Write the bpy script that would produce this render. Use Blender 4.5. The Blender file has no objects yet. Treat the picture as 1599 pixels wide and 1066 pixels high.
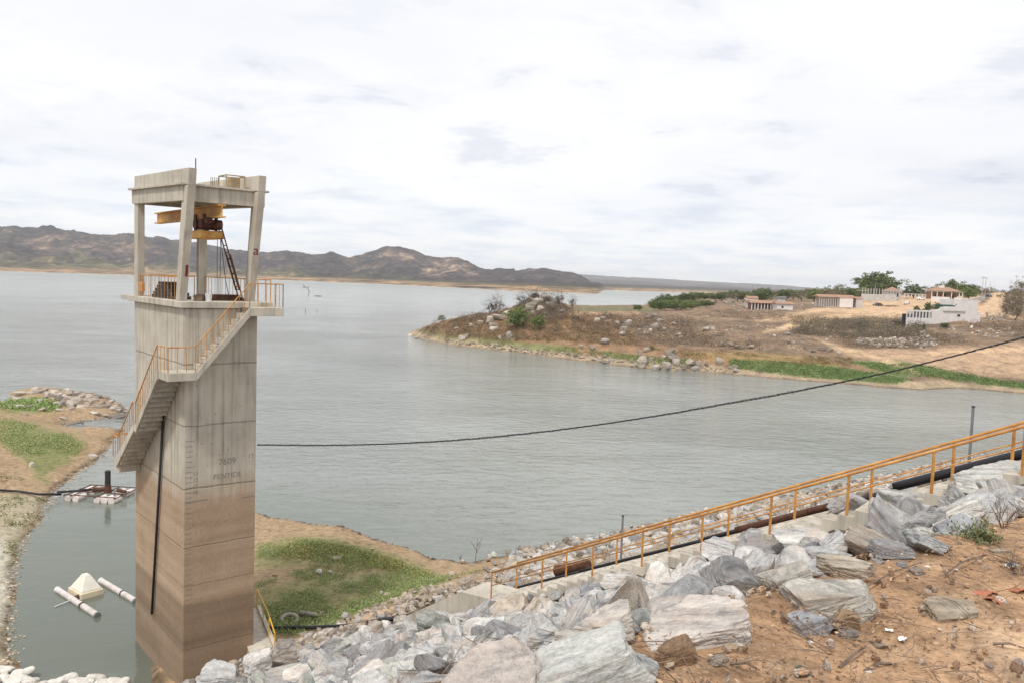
import bpy, bmesh, math, random
import numpy as np
from mathutils import Vector, Matrix
R = math.radians
rng = np.random.default_rng(11)
random.seed(5)
sc = bpy.context.scene
COL = sc.collection

# ------------------------------------------------------------------ camera
EYE = 17.0                     # eye height above the water (water is z = 0)
F = 1280.0                     # focal length in pixels of the 1599 wide picture
phi, rho = math.atan(93 / F), R(2.0)
fw = Vector((0, math.cos(phi), -math.sin(phi)))
r0 = Vector((1, 0, 0)); u0 = Vector((0, math.sin(phi), math.cos(phi)))
rt = r0 * math.cos(rho) + u0 * math.sin(rho)
up = u0 * math.cos(rho) - r0 * math.sin(rho)
cam = bpy.data.cameras.new('camera'); cam_o = bpy.data.objects.new('camera', cam); COL.objects.link(cam_o)
cam_o.matrix_world = Matrix(((rt.x, up.x, -fw.x, 0), (rt.y, up.y, -fw.y, 0), (rt.z, up.z, -fw.z, EYE), (0, 0, 0, 1)))
cam.sensor_width = 36; cam.lens = 36 * F / 1599; cam.clip_start = 0.1; cam.clip_end = 60000
sc.camera = cam_o

# ------------------------------------------------------------------ world: bright overcast over a Nishita sky
SUN_EL, SUN_AZ = R(58), R(205)      # azimuth measured clockwise from +Y
w = bpy.data.worlds.new('World'); sc.world = w; w.use_nodes = True
nt = w.node_tree; nt.nodes.clear()
def N(t, typ, **kw):
    n = t.nodes.new(typ)
    for k, v in kw.items(): setattr(n, k, v)
    return n
def L(t, a, b): t.links.new(a, b)
out = N(nt, 'ShaderNodeOutputWorld')
sky = N(nt, 'ShaderNodeTexSky', sky_type='NISHITA', sun_disc=False, sun_elevation=SUN_EL, sun_rotation=SUN_AZ)
sky.air_density = 1.0; sky.dust_density = 2.0
bg1 = N(nt, 'ShaderNodeBackground'); bg1.inputs['Strength'].default_value = 0.12
L(nt, sky.outputs[0], bg1.inputs['Color'])
tc = N(nt, 'ShaderNodeTexCoord')
sep = N(nt, 'ShaderNodeSeparateXYZ'); L(nt, tc.outputs['Generated'], sep.inputs[0])
def M(t, op, a, b=None, c=None):
    n = N(t, 'ShaderNodeMath', operation=op)
    for i, v in enumerate((a, b, c)):
        if v is None: continue
        if isinstance(v, (int, float)): n.inputs[i].default_value = v
        else: L(t, v, n.inputs[i])
    return n.outputs[0]
zc = M(nt, 'ADD', M(nt, 'MAXIMUM', sep.outputs['Z'], 0.0), 0.11)
cx = M(nt, 'DIVIDE', sep.outputs['X'], zc); cy = M(nt, 'DIVIDE', sep.outputs['Y'], zc)
comb = N(nt, 'ShaderNodeCombineXYZ'); L(nt, cx, comb.inputs[0]); L(nt, cy, comb.inputs[1])
def noise(t, vec, scale, detail=5, rough=.55, dist=0.0, dim='3D'):
    n = N(t, 'ShaderNodeTexNoise'); n.noise_dimensions = dim
    n.inputs['Scale'].default_value = scale; n.inputs['Detail'].default_value = detail
    n.inputs['Roughness'].default_value = rough; n.inputs['Distortion'].default_value = dist
    if vec is not None: L(t, vec, n.inputs['Vector'])
    return n.outputs['Fac']
def ramp(t, fac, stops, interp='LINEAR'):
    n = N(t, 'ShaderNodeValToRGB'); e = n.color_ramp.elements; n.color_ramp.interpolation = interp
    e[0].position, e[0].color = stops[0][0], (*stops[0][1], 1) if len(stops[0][1]) == 3 else stops[0][1]
    e[1].position, e[1].color = stops[-1][0], (*stops[-1][1], 1)
    for p, c in stops[1:-1]:
        k = e.new(p); k.color = (*c, 1)
    L(t, fac, n.inputs[0]); return n.outputs[0]
def mixc(t, fac, a, b, mode='MIX'):
    n = N(t, 'ShaderNodeMix', data_type='RGBA', blend_type=mode)
    if isinstance(fac, (int, float)): n.inputs[0].default_value = fac
    else: L(t, fac, n.inputs[0])
    for i, v in ((6, a), (7, b)):
        if isinstance(v, tuple): n.inputs[i].default_value = (*v, 1)
        else: L(t, v, n.inputs[i])
    return n.outputs[2]
n1 = noise(nt, comb.outputs[0], 0.42, 6, .5, .3)       # broad veils
n2 = noise(nt, comb.outputs[0], 1.5, 7, .6, .25)      # small puffs
veil = ramp(nt, n1, [(.34, (.80, .815, .87)), (.45, (.91, .915, .945)), (.56, (.985, .983, .985))], 'EASE')
puff = ramp(nt, n2, [(.33, (.80, .82, .875)), (.43, (.95, .957, .975)), (.50, (1.0, 1.0, 1.0))], 'EASE')
colr = mixc(nt, 1.0, veil, puff, 'MULTIPLY')
# the cloud deck is thicker/brighter overhead, thin towards the horizon where blue comes through
hz = N(nt, 'ShaderNodeMapRange'); L(nt, sep.outputs['Z'], hz.inputs['Value'])
hz.inputs['From Min'].default_value = 0.0; hz.inputs['From Max'].default_value = 0.14
low = mixc(nt, ramp(nt, n2, [(.40, (0, 0, 0)), (.60, (1, 1, 1))]), (.76, .83, .93), (.95, .955, .97))
colr = mixc(nt, hz.outputs[0], low, colr)
bg2 = N(nt, 'ShaderNodeBackground'); L(nt, colr, bg2.inputs['Color']); bg2.inputs['Strength'].default_value = 1.02
add = N(nt, 'ShaderNodeMixShader'); add.inputs[0].default_value = 0.93
L(nt, bg1.outputs[0], add.inputs[1]); L(nt, bg2.outputs[0], add.inputs[2]); L(nt, add.outputs[0], out.inputs[0])

sun = bpy.data.lights.new('sun', 'SUN'); sun.energy = 2.3; sun.angle = R(7); sun.color = (1, .96, .9)
sun_o = bpy.data.objects.new('sun', sun); COL.objects.link(sun_o)
sd = Vector((math.sin(SUN_AZ) * math.cos(SUN_EL), math.cos(SUN_AZ) * math.cos(SUN_EL), math.sin(SUN_EL)))
sun_o.rotation_euler = sd.to_track_quat('Z', 'Y').to_euler(); sun_o.location = (0, -20, 60)
sc.view_settings.view_transform = 'Standard'; sc.view_settings.look = 'None'
sc.view_settings.exposure = 0.12; sc.view_settings.gamma = 1.0
sc.cycles.use_denoising = True
sc.cycles.max_bounces = 5; sc.cycles.diffuse_bounces = 3; sc.cycles.volume_bounces = 2
sc.cycles.transparent_max_bounces = 6

# ------------------------------------------------------------------ helpers
def ray(px, py):
    d = fw + rt * ((px - 799.5) / F) - up * ((py - 533) / F)
    return d / d.y
def at(px, py, Y): return Vector((0, 0, EYE)) + ray(px, py) * Y
def atz(px, py, z=0.0):
    d = ray(px, py); return Vector((0, 0, EYE)) + d * ((z - EYE) / d.z)
def proj(P):
    Q = np.asarray(P, float) - np.array([0, 0, EYE])
    zc = Q @ np.array(fw); zc = np.where(zc < .05, .05, zc)
    return 799.5 + F * (Q @ np.array(rt)) / zc, 533 - F * (Q @ np.array(up)) / zc, zc
def hash3(i, j, k, s):
    h = (i.astype(np.uint32) * np.uint32(374761393) + j.astype(np.uint32) * np.uint32(668265263)
         + k.astype(np.uint32) * np.uint32(2147483647) + np.uint32((s * 144665 + 91) & 0xffffffff))
    h = (h ^ (h >> np.uint32(13))) * np.uint32(1274126177); h = h ^ (h >> np.uint32(16))
    h = (h * np.uint32(2246822519)); h = h ^ (h >> np.uint32(15))
    return (h & np.uint32(0xffffff)).astype(float) / 0xffffff
def vnoise(P, s=0):
    P = np.asarray(P, float); I = np.floor(P).astype(np.int64); f = P - I; f = f * f * (3 - 2 * f)
    I = I & 0x7fffffff
    r = 0
    for a in (0, 1):
        for b in (0, 1):
            for c in (0, 1):
                wgt = (f[:, 0] if a else 1 - f[:, 0]) * (f[:, 1] if b else 1 - f[:, 1]) * (f[:, 2] if c else 1 - f[:, 2])
                r = r + wgt * hash3(I[:, 0] + a, I[:, 1] + b, I[:, 2] + c, s)
    return r * 2 - 1
def fbm(P, oct=4, s=0, gain=.5):
    P = np.asarray(P, float); a = 1; r = 0; t = 0
    for o in range(oct):
        r = r + a * vnoise(P * 2 ** o + 17.3 * o, s + o); t += a; a *= gain
    return r / t
def p3(x, y, k=1.0): return np.stack([np.ravel(x) * k, np.ravel(y) * k, np.zeros(np.size(x))], 1)
def sstep(x, a, b):
    t = np.clip((np.asarray(x, float) - a) / (b - a), 0, 1); return t * t * (3 - 2 * t)
def inpoly(X, Y, poly):
    X = np.ravel(X); Y = np.ravel(Y); ins = np.zeros(X.shape, bool); n = len(poly)
    for i in range(n):
        x1, y1 = poly[i]; x2, y2 = poly[(i + 1) % n]
        c = ((y1 > Y) != (y2 > Y)) & (X < (x2 - x1) * (Y - y1) / ((y2 - y1) if y2 != y1 else 1e-9) + x1)
        ins ^= c
    return ins
def sdist(X, Y, poly):
    X = np.ravel(X); Y = np.ravel(Y); d = np.full(X.shape, 1e9); n = len(poly)
    for i in range(n):
        x1, y1 = poly[i]; x2, y2 = poly[(i + 1) % n]; dx, dy = x2 - x1, y2 - y1
        t = np.clip(((X - x1) * dx + (Y - y1) * dy) / (dx * dx + dy * dy + 1e-12), 0, 1)
        d = np.minimum(d, np.hypot(X - x1 - t * dx, Y - y1 - t * dy))
    return np.where(inpoly(X, Y, poly), d, -d)

def tag(o, label=None, cat=None, group=None, kind=None):
    if label: o['label'] = label
    if cat: o['category'] = cat
    if group: o['group'] = group
    if kind: o['kind'] = kind
    return o
def link(name, me, mat=None, parent=None, loc=None):
    o = bpy.data.objects.new(name, me); COL.objects.link(o)
    if mat is not None and me is not None and len(me.materials) == 0: me.materials.append(mat)
    if parent is not None: o.parent = parent
    if loc is not None: o.location = loc
    return o
def empty(name, loc=(0, 0, 0), rz=0.0):
    o = bpy.data.objects.new(name, None); COL.objects.link(o); o.location = loc; o.rotation_euler = (0, 0, rz)
    o.empty_display_size = .3; return o
def npmesh(name, V, Fc, smooth=False, mats=None):
    """V (n,3), Fc (m,k) equal sized faces"""
    me = bpy.data.meshes.new(name); V = np.asarray(V, np.float32); Fc = np.asarray(Fc, np.int32)
    me.vertices.add(len(V)); me.vertices.foreach_set('co', V.ravel())
    k = Fc.shape[1]; me.loops.add(Fc.size); me.loops.foreach_set('vertex_index', Fc.ravel())
    me.polygons.add(len(Fc)); me.polygons.foreach_set('loop_start', np.arange(0, Fc.size, k, dtype=np.int32))
    me.polygons.foreach_set('loop_total', np.full(len(Fc), k, np.int32))
    me.polygons.foreach_set('use_smooth', np.full(len(Fc), smooth))
    me.update(calc_edges=True); me.validate(); return me
def vcol(me, C, name='col'):
    a = me.attributes.new(name, 'FLOAT_COLOR', 'POINT')
    C = np.asarray(C, np.float32)
    if C.shape[1] == 3: C = np.concatenate([C, np.ones((len(C), 1), np.float32)], 1)
    a.data.foreach_set('color', C.ravel())
def vvec(me, V, name='lc'):
    a = me.attributes.new(name, 'FLOAT_VECTOR', 'POINT'); a.data.foreach_set('vector', np.asarray(V, np.float32).ravel())
def gridfaces(nr, nc):
    i = np.arange(nr - 1)[:, None] * nc + np.arange(nc - 1)[None, :]; i = i.ravel()
    return np.stack([i, i + 1, i + nc + 1, i + nc], 1)

class MB:
    """collects boxes, tubes and plates into ONE mesh"""
    def __init__(s): s.v = []; s.f = []
    def add(s, vs, fs):
        o = len(s.v); s.v += [tuple(v) for v in vs]; s.f += [tuple(i + o for i in f) for f in fs]; return s
    def hexa(s, b, t):          # four bottom points (ccw), four top points
        return s.add(list(b) + list(t), [(3, 2, 1, 0), (4, 5, 6, 7), (0, 1, 5, 4), (1, 2, 6, 5), (2, 3, 7, 6), (3, 0, 4, 7)])
    def box(s, x0, x1, y0, y1, z0, z1):
        return s.hexa([(x0, y0, z0), (x1, y0, z0), (x1, y1, z0), (x0, y1, z0)], [(x0, y0, z1), (x1, y0, z1), (x1, y1, z1), (x0, y1, z1)])
    def tube(s, pts, r, n=8, r2=None, cap=True):
        pts = [Vector(p) for p in pts]; m = len(pts); rings = []
        for i, p in enumerate(pts):
            d = (pts[min(i + 1, m - 1)] - pts[max(i - 1, 0)]).normalized()
            a = d.cross(Vector((0, 0, 1)));
            if a.length < .05: a = d.cross(Vector((1, 0, 0)))
            a.normalize(); b = d.cross(a)
            q = r if r2 is None else r + (r2 - r) * i / max(m - 1, 1)
            rings.append([p + (a * math.cos(2 * math.pi * k / n) + b * math.sin(2 * math.pi * k / n)) * q for k in range(n)])
        vs = [v for rg in rings for v in rg]; fs = []
        for i in range(m - 1):
            for k in range(n):
                fs.append((i * n + k, i * n + (k + 1) % n, (i + 1) * n + (k + 1) % n, (i + 1) * n + k))
        if cap: fs += [tuple(range(n))[::-1], tuple((m - 1) * n + k for k in range(n))]
        return s.add(vs, fs)
    def prism(s, poly, off):    # planar polygon extruded by vector off
        n = len(poly); off = Vector(off); a = [Vector(p) for p in poly]; b = [p + off for p in a]
        return s.add(a + b, [tuple(range(n))[::-1], tuple(range(n, 2 * n))] + [(i, (i + 1) % n, n + (i + 1) % n, n + i) for i in range(n)])
    def build(s, name, mat, parent=None, smooth=False, bevel=0, loc=None, fix=True):
        me = bpy.data.meshes.new(name); me.from_pydata([tuple(v) for v in s.v], [], s.f)
        if fix or bevel:
            bm = bmesh.new(); bm.from_mesh(me)
            if bevel: bmesh.ops.bevel(bm, geom=bm.edges[:], offset=bevel, segments=1, affect='EDGES', clamp_overlap=True)
            bmesh.ops.recalc_face_normals(bm, faces=bm.faces[:]); bm.to_mesh(me); bm.free()
        if smooth:
            me.shade_smooth()
        return link(name, me, mat, parent, loc)

# ------------------------------------------------------------------ materials
def mat(name, color=(.5, .5, .5), rough=.8, metal=0.0, var=0.0, vscale=3.0, bump=0.0, bscale=20.0, dark=None, spec=.3):
    m = bpy.data.materials.new(name); m.use_nodes = True; t = m.node_tree; b = t.nodes['Principled BSDF']
    b.inputs['Roughness'].default_value = rough; b.inputs['Metallic'].default_value = metal
    b.inputs['Specular IOR Level'].default_value = spec
    tcn = N(t, 'ShaderNodeTexCoord')
    if var:
        dk = dark or tuple(c * (1 - var) for c in color)
        f = noise(t, tcn.outputs['Object'], vscale, 6, .6)
        L(t, ramp(t, f, [(.35, dk), (.62, color)]), b.inputs['Base Color'])
    else: b.inputs['Base Color'].default_value = (*color, 1)
    if bump:
        bp = N(t, 'ShaderNodeBump'); bp.inputs['Strength'].default_value = bump; bp.inputs['Distance'].default_value = .02
        L(t, noise(t, tcn.outputs['Object'], bscale, 5, .6), bp.inputs['Height']); L(t, bp.outputs[0], b.inputs['Normal'])
    return m
def ground_mat(name, s1, s2, bdist=.05, bs=.6, rough=.95, pebble=None):
    """colours from the painted vertex attribute, broken up by noise at two sizes"""
    m = bpy.data.materials.new(name); m.use_nodes = True; t = m.node_tree; b = t.nodes['Principled BSDF']
    b.inputs['Roughness'].default_value = rough; b.inputs['Specular IOR Level'].default_value = .15
    at_ = N(t, 'ShaderNodeAttribute', attribute_name='col'); g = N(t, 'ShaderNodeNewGeometry')
    a1 = noise(t, g.outputs['Position'], s1, 6, .65); a2 = noise(t, g.outputs['Position'], s2, 5, .7)
    c = mixc(t, 1.0, at_.outputs['Color'], ramp(t, a1, [(.3, (.55, .55, .55)), (.5, (1, 1, 1)), (.72, (1.35, 1.32, 1.25))]), 'MULTIPLY')
    c = mixc(t, 1.0, c, ramp(t, a2, [(.3, (.6, .58, .55)), (.5, (1, 1, 1)), (.7, (1.3, 1.3, 1.28))]), 'MULTIPLY')
    L(t, c, b.inputs['Base Color'])
    bp = N(t, 'ShaderNodeBump'); bp.inputs['Strength'].default_value = bs; bp.inputs['Distance'].default_value = bdist
    L(t, M(t, 'ADD', a1, M(t, 'MULTIPLY', a2, .5)), bp.inputs['Height']); L(t, bp.outputs[0], b.inputs['Normal'])
    return m

# ------------------------------------------------------------------ water
def water_mat():
    m = bpy.data.materials.new('lake_water'); m.use_nodes = True; t = m.node_tree; b = t.nodes['Principled BSDF']
    b.inputs['Roughness'].default_value = .10; b.inputs['IOR'].default_value = 1.333
    g = N(t, 'ShaderNodeNewGeometry')
    # sheltered corner beside the tower: small ripples only
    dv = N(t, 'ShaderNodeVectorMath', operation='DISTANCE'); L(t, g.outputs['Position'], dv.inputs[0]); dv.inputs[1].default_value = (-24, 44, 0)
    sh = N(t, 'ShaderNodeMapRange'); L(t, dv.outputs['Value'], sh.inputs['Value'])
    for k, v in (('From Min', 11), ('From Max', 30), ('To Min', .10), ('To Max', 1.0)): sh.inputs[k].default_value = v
    mp = N(t, 'ShaderNodeMapping'); L(t, g.outputs['Position'], mp.inputs['Vector'])
    mp.inputs['Rotation'].default_value = (0, 0, R(-12)); mp.inputs['Scale'].default_value = (.6, 1, 1)
    a = noise(t, mp.outputs[0], .9, 4, .55, .6); c2 = noise(t, mp.outputs[0], .22, 3, .5, .4); c3 = noise(t, mp.outputs[0], 4.0, 3, .6)
    h = M(t, 'ADD', M(t, 'MULTIPLY', a, .70), M(t, 'ADD', M(t, 'MULTIPLY', c2, .9), M(t, 'MULTIPLY', c3, .10)))
    ln = N(t, 'ShaderNodeVectorMath', operation='LENGTH'); L(t, g.outputs['Position'], ln.inputs[0])
    fa = N(t, 'ShaderNodeMapRange'); L(t, ln.outputs['Value'], fa.inputs['Value'])
    for k, v in (('From Min', 220), ('From Max', 1500), ('To Min', 1), ('To Max', .0)): fa.inputs[k].default_value = v
    L(t, M(t, 'SUBTRACT', .34, M(t, 'MULTIPLY', fa.outputs[0], .24)), b.inputs['Roughness'])     # out on the open lake the ripples are finer than the mesh: roughness stands for them
    bp = N(t, 'ShaderNodeBump'); bp.inputs['Distance'].default_value = .5
    lane = ramp(t, noise(t, mp.outputs[0], .035, 4, .6, .8), [(.38, (.45, .45, .45)), (.6, (1, 1, 1))])   # wind lanes
    L(t, M(t, 'MULTIPLY', M(t, 'MULTIPLY', sh.outputs[0], fa.outputs[0]), lane), bp.inputs['Strength']); L(t, h, bp.inputs['Height']); L(t, bp.outputs[0], b.inputs['Normal'])
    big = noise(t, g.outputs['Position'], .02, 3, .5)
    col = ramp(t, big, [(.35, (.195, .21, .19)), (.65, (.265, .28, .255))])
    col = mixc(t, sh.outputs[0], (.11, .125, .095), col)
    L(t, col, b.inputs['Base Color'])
    return m
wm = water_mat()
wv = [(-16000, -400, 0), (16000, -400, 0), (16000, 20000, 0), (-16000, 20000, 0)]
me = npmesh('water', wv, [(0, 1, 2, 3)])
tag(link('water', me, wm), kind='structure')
# ------------------------------------------------------------------ near ground: dam, bank by the tower, left bank
def su(x, y): return -.59 * x + .81 * y, .81 * x + .59 * y
SP = np.array([(-40, 15.4), (2.6, 15.4), (3.1, 15.15), (4.0, 14.3), (5.2, 13.35), (8, 11.95), (15, 8.8), (22, 5.8), (25.6, 4.4), (33, 2.1), (40.5, 0), (46, -1.6), (80, -5)])
MIDP = [tuple(atz(*p).xy) for p in [(235, 1120), (240, 950), (270, 860), (330, 808), (400, 803), (440, 815), (490, 822), (530, 826), (580, 838), (620, 850), (650, 862), (690, 876), (745, 884), (800, 880), (900, 1120)]]
LEFTP = [tuple(atz(*p).xy) for p in [(24, 1120), (20, 1050), (12, 990), (14, 940), (18, 900), (25, 865), (40, 835), (60, 800), (70, 785), (90, 760), (115, 740), (150, 715), (165, 700), (178, 684), (184, 676), (188, 672), (150, 669), (120, 668), (94, 663), (115, 658), (140, 654), (173, 653), (183, 649), (196, 643), (190, 632), (169, 619), (120, 612), (60, 605), (18, 611), (18, 628), (-40, 630), (-250, 645), (-500, 760), (-900, 1000), (-800, 1300)]]
_A, _B = at(1455, 766, 20.0), at(846, 916, 27.5); _h = (_B - _A).xy
STX = tuple(_A); STV = tuple(_h.normalized()); STK = (_A.z - _B.z) / _h.length
def land(name, V, nr, nc, C, m, zmin=-.7):
    V = np.asarray(V); Fq = gridfaces(nr, nc); Fq = Fq[V[Fq][:, :, 2].max(1) > zmin]
    use = np.unique(Fq); mp_ = np.full(len(V), -1); mp_[use] = np.arange(len(use))
    me = npmesh(name, V[use], mp_[Fq], True); vcol(me, C[use]); return tag(link(name, me, m), kind='structure')
def H(x, y):
    x = np.ravel(np.asarray(x, float)); y = np.ravel(np.asarray(y, float))
    s, u = su(x, y)
    se = s + 3.5 * (1 - sstep(u, 8, 22)) * sstep(s, 29, 36) + .5 * fbm(p3(u, s, .12), 3, 3) * sstep(s, 6, 12)
    dam = np.interp(se, SP[:, 0], SP[:, 1]) - (.45 * (1 - sstep(u, 14, 19)) + 1.2 * (1 - sstep(u, 4, 12))) * sstep(s, 11, 21) * (1 - sstep(s, 35, 39))
    wob = .7 * fbm(p3(x, y, .35), 4, 9)
    dm = sdist(x, y, MIDP) + wob; dl = sdist(x, y, LEFTP) + wob
    def bank(d, hi): return np.where(d > 0, np.interp(d, [0, .25, 1.2, 5, 14], [0, .16, .42, .42 + hi * .5, .42 + hi]), d * .28)
    mid = bank(dm, .8) + .12 * fbm(p3(x, y, .5), 4, 21) * (dm > 0)
    lf = bank(dl, 1.0) + .15 * fbm(p3(x, y, .4), 4, 22) * (dl > 0)
    z = np.maximum(np.maximum(dam, mid), np.maximum(lf, -4))
    z = z + .10 * fbm(p3(x, y, 1.1), 4, 31) * sstep(s, 3, 5) * (z > .05)
    t, off = (x - STX[0]) * STV[0] + (y - STX[1]) * STV[1], (x - STX[0]) * STV[1] * -1 + (y - STX[1]) * STV[0]
    off = -off                                  # the stair is bedded into the slope
    wd_ = 1.8 * sstep(t, 10.5, 13); cor = sstep((off + .4 + wd_) / (.35 + wd_), 0, 1) * (1 - sstep(off, 3.4, 4.6)) * sstep(t, -9, -7) * (1 - sstep(t, 17.5, 20))
    return z * (1 - cor) + (STX[2] - STK * t - .36) * cor
def H1(x, y): return float(H([x], [y])[0])
def hit(px, py, y0=2.5, y1=120.0):
    """first point of the near ground under a pixel"""
    d = ray(px, py); Y = np.concatenate([np.arange(y0, 12, .04), np.arange(12, y1, .15)])
    P = np.array([0, 0, EYE])[None] + np.array(d)[None] * Y[:, None]
    k = np.nonzero(P[:, 2] < H(P[:, 0], P[:, 1]))[0]
    if len(k) == 0: return atz(px, py, 0)
    return Vector(P[k[0]])
def geo(a, b, d0, g):      # growing grid lines
    r = [a]; d = d0
    while r[-1] < b: r.append(r[-1] + d); d *= g
    return np.array(r)
gx = np.concatenate([-geo(.06, 110, .06, 1.03)[::-1], [0], geo(.06, 170, .06, 1.028)]); gy = np.concatenate([[-30, -20, -12, -6, -3, -1], geo(0, 190, .07, 1.0115)])
# extra density around the banks
gx = np.unique(np.concatenate([gx, np.arange(-46, 0, .33)])); gy = np.unique(np.concatenate([gy, np.arange(26, 75, .33)]))
GX, GY = np.meshgrid(gx, gy); GZ = H(GX, GY)
Ss, Us = su(GX.ravel(), GY.ravel())
near = np.hypot(GX.ravel(), GY.ravel() - 4)
soil_w = 1 - sstep(Ss, 3.0, 4.2)
GZ = GZ + soil_w * (.05 * fbm(p3(GX, GY, 1.3), 4, 41) + .035 * fbm(p3(GX, GY, 5), 5, 42, .6)) * (near < 60)
px, py, pz = proj(np.stack([GX.ravel(), GY.ravel(), GZ], 1))
def zone(poly, soft=6.0, wob=9.0, seed=0):
    n = fbm(p3(GX, GY, .45), 4, 60 + seed); n2 = fbm(p3(GX, GY, .45), 4, 80 + seed)
    d = sdist(px + n * wob, py + n2 * wob * .5, poly); return sstep(d, -soft, soft)
def lay(C, wgt, col, amt=1.0): return C * (1 - (wgt * amt)[:, None]) + np.array(col)[None] * (wgt * amt)[:, None]
C = np.tile(np.array([[.13, .10, .075]]), (GX.size, 1))               # rubble ground between the stones, painted darker to deepen the shade in the gaps
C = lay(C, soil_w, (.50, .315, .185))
nzs = fbm(p3(GX, GY, .8), 4, 50)
C = lay(C, soil_w * sstep(nzs, .05, .5), (.38, .24, .145), .7)
nz3 = fbm(p3(GX, GY, 5), 4, 52); C = lay(C, soil_w * sstep(nz3, .05, .4), (.24, .15, .09), .55); C = lay(C, soil_w * sstep(-nz3, .15, .45), (.56, .40, .27), .5)
C = lay(C, soil_w * sstep(-nzs, .1, .5), (.60, .44, .30), .6)
bankm = ((GZ < 2.6) & (Ss > 30)).astype(float)
C = lay(C, bankm, (.37, .265, .165))
nb = fbm(p3(GX, GY, .3), 4, 51)
C = lay(C, bankm * sstep(nb, 0, .4), (.30, .20, .12), .6)
GREEN_A = [(400, 850), (440, 838), (500, 838), (580, 850), (650, 880), (700, 905), (690, 925), (620, 950), (560, 960), (500, 985), (440, 985), (400, 975), (398, 905), (440, 900), (455, 885), (400, 892)]
SAND_A = [(400, 893), (440, 885), (490, 876), (560, 878), (600, 890), (560, 897), (500, 897), (460, 905), (440, 912), (400, 916)]
C = lay(C, zone(GREEN_A, 8, 14, 1) * bankm, (.20, .24, .09), .55)
C = lay(C, zone(SAND_A, 5, 10, 2) * bankm, (.40, .28, .17), .85)
GREEN_L = [(0, 655), (60, 662), (130, 690), (118, 705), (85, 730), (60, 755), (45, 735), (20, 705), (0, 690)]
C = lay(C, zone(GREEN_L, 10, 18, 3) * bankm, (.16, .20, .07), .75)
C = lay(C, zone([(0, 620), (40, 622), (90, 632), (80, 642), (0, 645)], 5, 8, 4) * bankm, (.15, .20, .06), .8)
C = lay(C, zone([(-300, 780), (0, 770), (70, 770), (60, 800), (30, 850), (20, 900), (14, 1060), (-300, 1100)], 9, 14, 5) * bankm, (.40, .36, .26), .8)
C = lay(C, zone([(0, 830), (8, 860), (16, 900), (10, 980), (-3, 980), (-8, 850)], 4, 8, 6) * bankm, (.60, .57, .48), .8)
wet = np.clip(1 - np.abs(GZ - .06) / .16, 0, 1) * (Ss > 20)
C = lay(C, wet, (.07, .055, .04), .85)
gm = ground_mat('bank_soil', 2.6, 26.0, .05, 1.0)
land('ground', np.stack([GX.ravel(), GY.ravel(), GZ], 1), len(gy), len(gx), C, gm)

# ------------------------------------------------------------------ right-hand peninsula (built by depth along sight columns)
def yh(x): return 440 + .035 * (x - 800)
PEN = {   # column -> list of (picture row, depth); the shore row gets its depth from the water level
    560: [], 628: [],
    640: [(524, 0), (518, 246), (-2, 262)],
    665: [(530, 0), (513, 232), (508, 245), (-2, 275)],
    700: [(538, 0), (520, 222), (502, 236), (498, 246), (-2, 285)],
    750: [(544, 0), (520, 214), (496, 228), (490, 238), (-2, 290)],
    800: [(549, 0), (528, 205), (503, 220), (484, 234), (478, 242), (-2, 300)],
    850: [(556, 0), (530, 200), (503, 214), (483, 226), (469, 236), (470, 244), (479, 275), (477, 480), (476, 600), (-2, 760)],
    880: [(560, 0), (532, 196), (505, 214), (486, 230), (476, 240), (481, 275), (478, 480), (476, 600), (-2, 760)],
    920: [(565, 0), (535, 190), (506, 216), (490, 245), (483, 330), (479, 480), (477, 600), (-2, 760)],
    1000: [(575, 0), (545, 184), (520, 205), (500, 232), (488, 300), (480, 450), (476, 620), (-2, 780)],
    1100: [(580, 0), (555, 172), (530, 195), (505, 226), (485, 290), (472, 420), (465, 600), (462, 760), (-2, 1200)],
    1250: [(594, 0), (565, 167), (530, 190), (506, 220), (491, 262), (479, 330), (469, 450), (463, 700), (-2, 1500)],
    1400: [(606, 0), (582, 160), (555, 178), (535, 195), (510, 213), (495, 260), (480, 340), (466, 430), (460, 640), (463, 1500), (-2, 2500)],
    1445: [(609, 0), (582, 160), (555, 178), (533, 195), (506, 214), (492, 260), (477, 335), (465, 430), (460, 640), (463, 1500), (-2, 2500)],
    1500: [(606, 0), (582, 160), (550, 180), (527, 200), (503, 217), (490, 260), (471, 330), (463, 450), (458, 700), (463, 1500), (-2, 2500)],
    1599: [(614, 0), (590, 158), (560, 175), (530, 195), (510, 220), (492, 268), (470, 335), (459, 470), (455, 700), (464, 1500), (-2, 2500)],
    1800: [(622, 0), (597, 158), (567, 175), (537, 195), (517, 220), (498, 270), (476, 340), (462, 480), (460, 700), (470, 1500), (-2, 2500)],
    2400: [(645, 0), (620, 158), (590, 175), (560, 195), (540, 220), (520, 270), (500, 340), (485, 480), (480, 700), (490, 1500), (-2, 2500)],
}
cols = np.array(sorted(PEN))
Yg = np.concatenate([np.arange(136, 262, .55), geo(262, 2600, .8, 1.035)])
prof = []
for c in cols:
    L_ = PEN[c]
    if not L_: prof.append(np.full(len(Yg), -3.0)); continue
    ys, zs = [], []
    for k, (row, Y) in enumerate(L_):
        if Y == 0: Y = atz(c, row).y
        z = -3.0 if row < 0 else float(at(c, row, Y).z)
        ys.append(Y); zs.append(z)
        if k == 0: ys.insert(0, Y - 12); zs.insert(0, -3.0)
    prof.append(np.interp(Yg, ys, zs))
prof = np.array(prof)
for _ in range(3): prof[:, 1:-1] = (prof[:, :-2] + 2 * prof[:, 1:-1] + prof[:, 2:]) / 4
def ratio(c): return ray(c, 560).x
crat = np.array([ratio(c) for c in cols])
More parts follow.
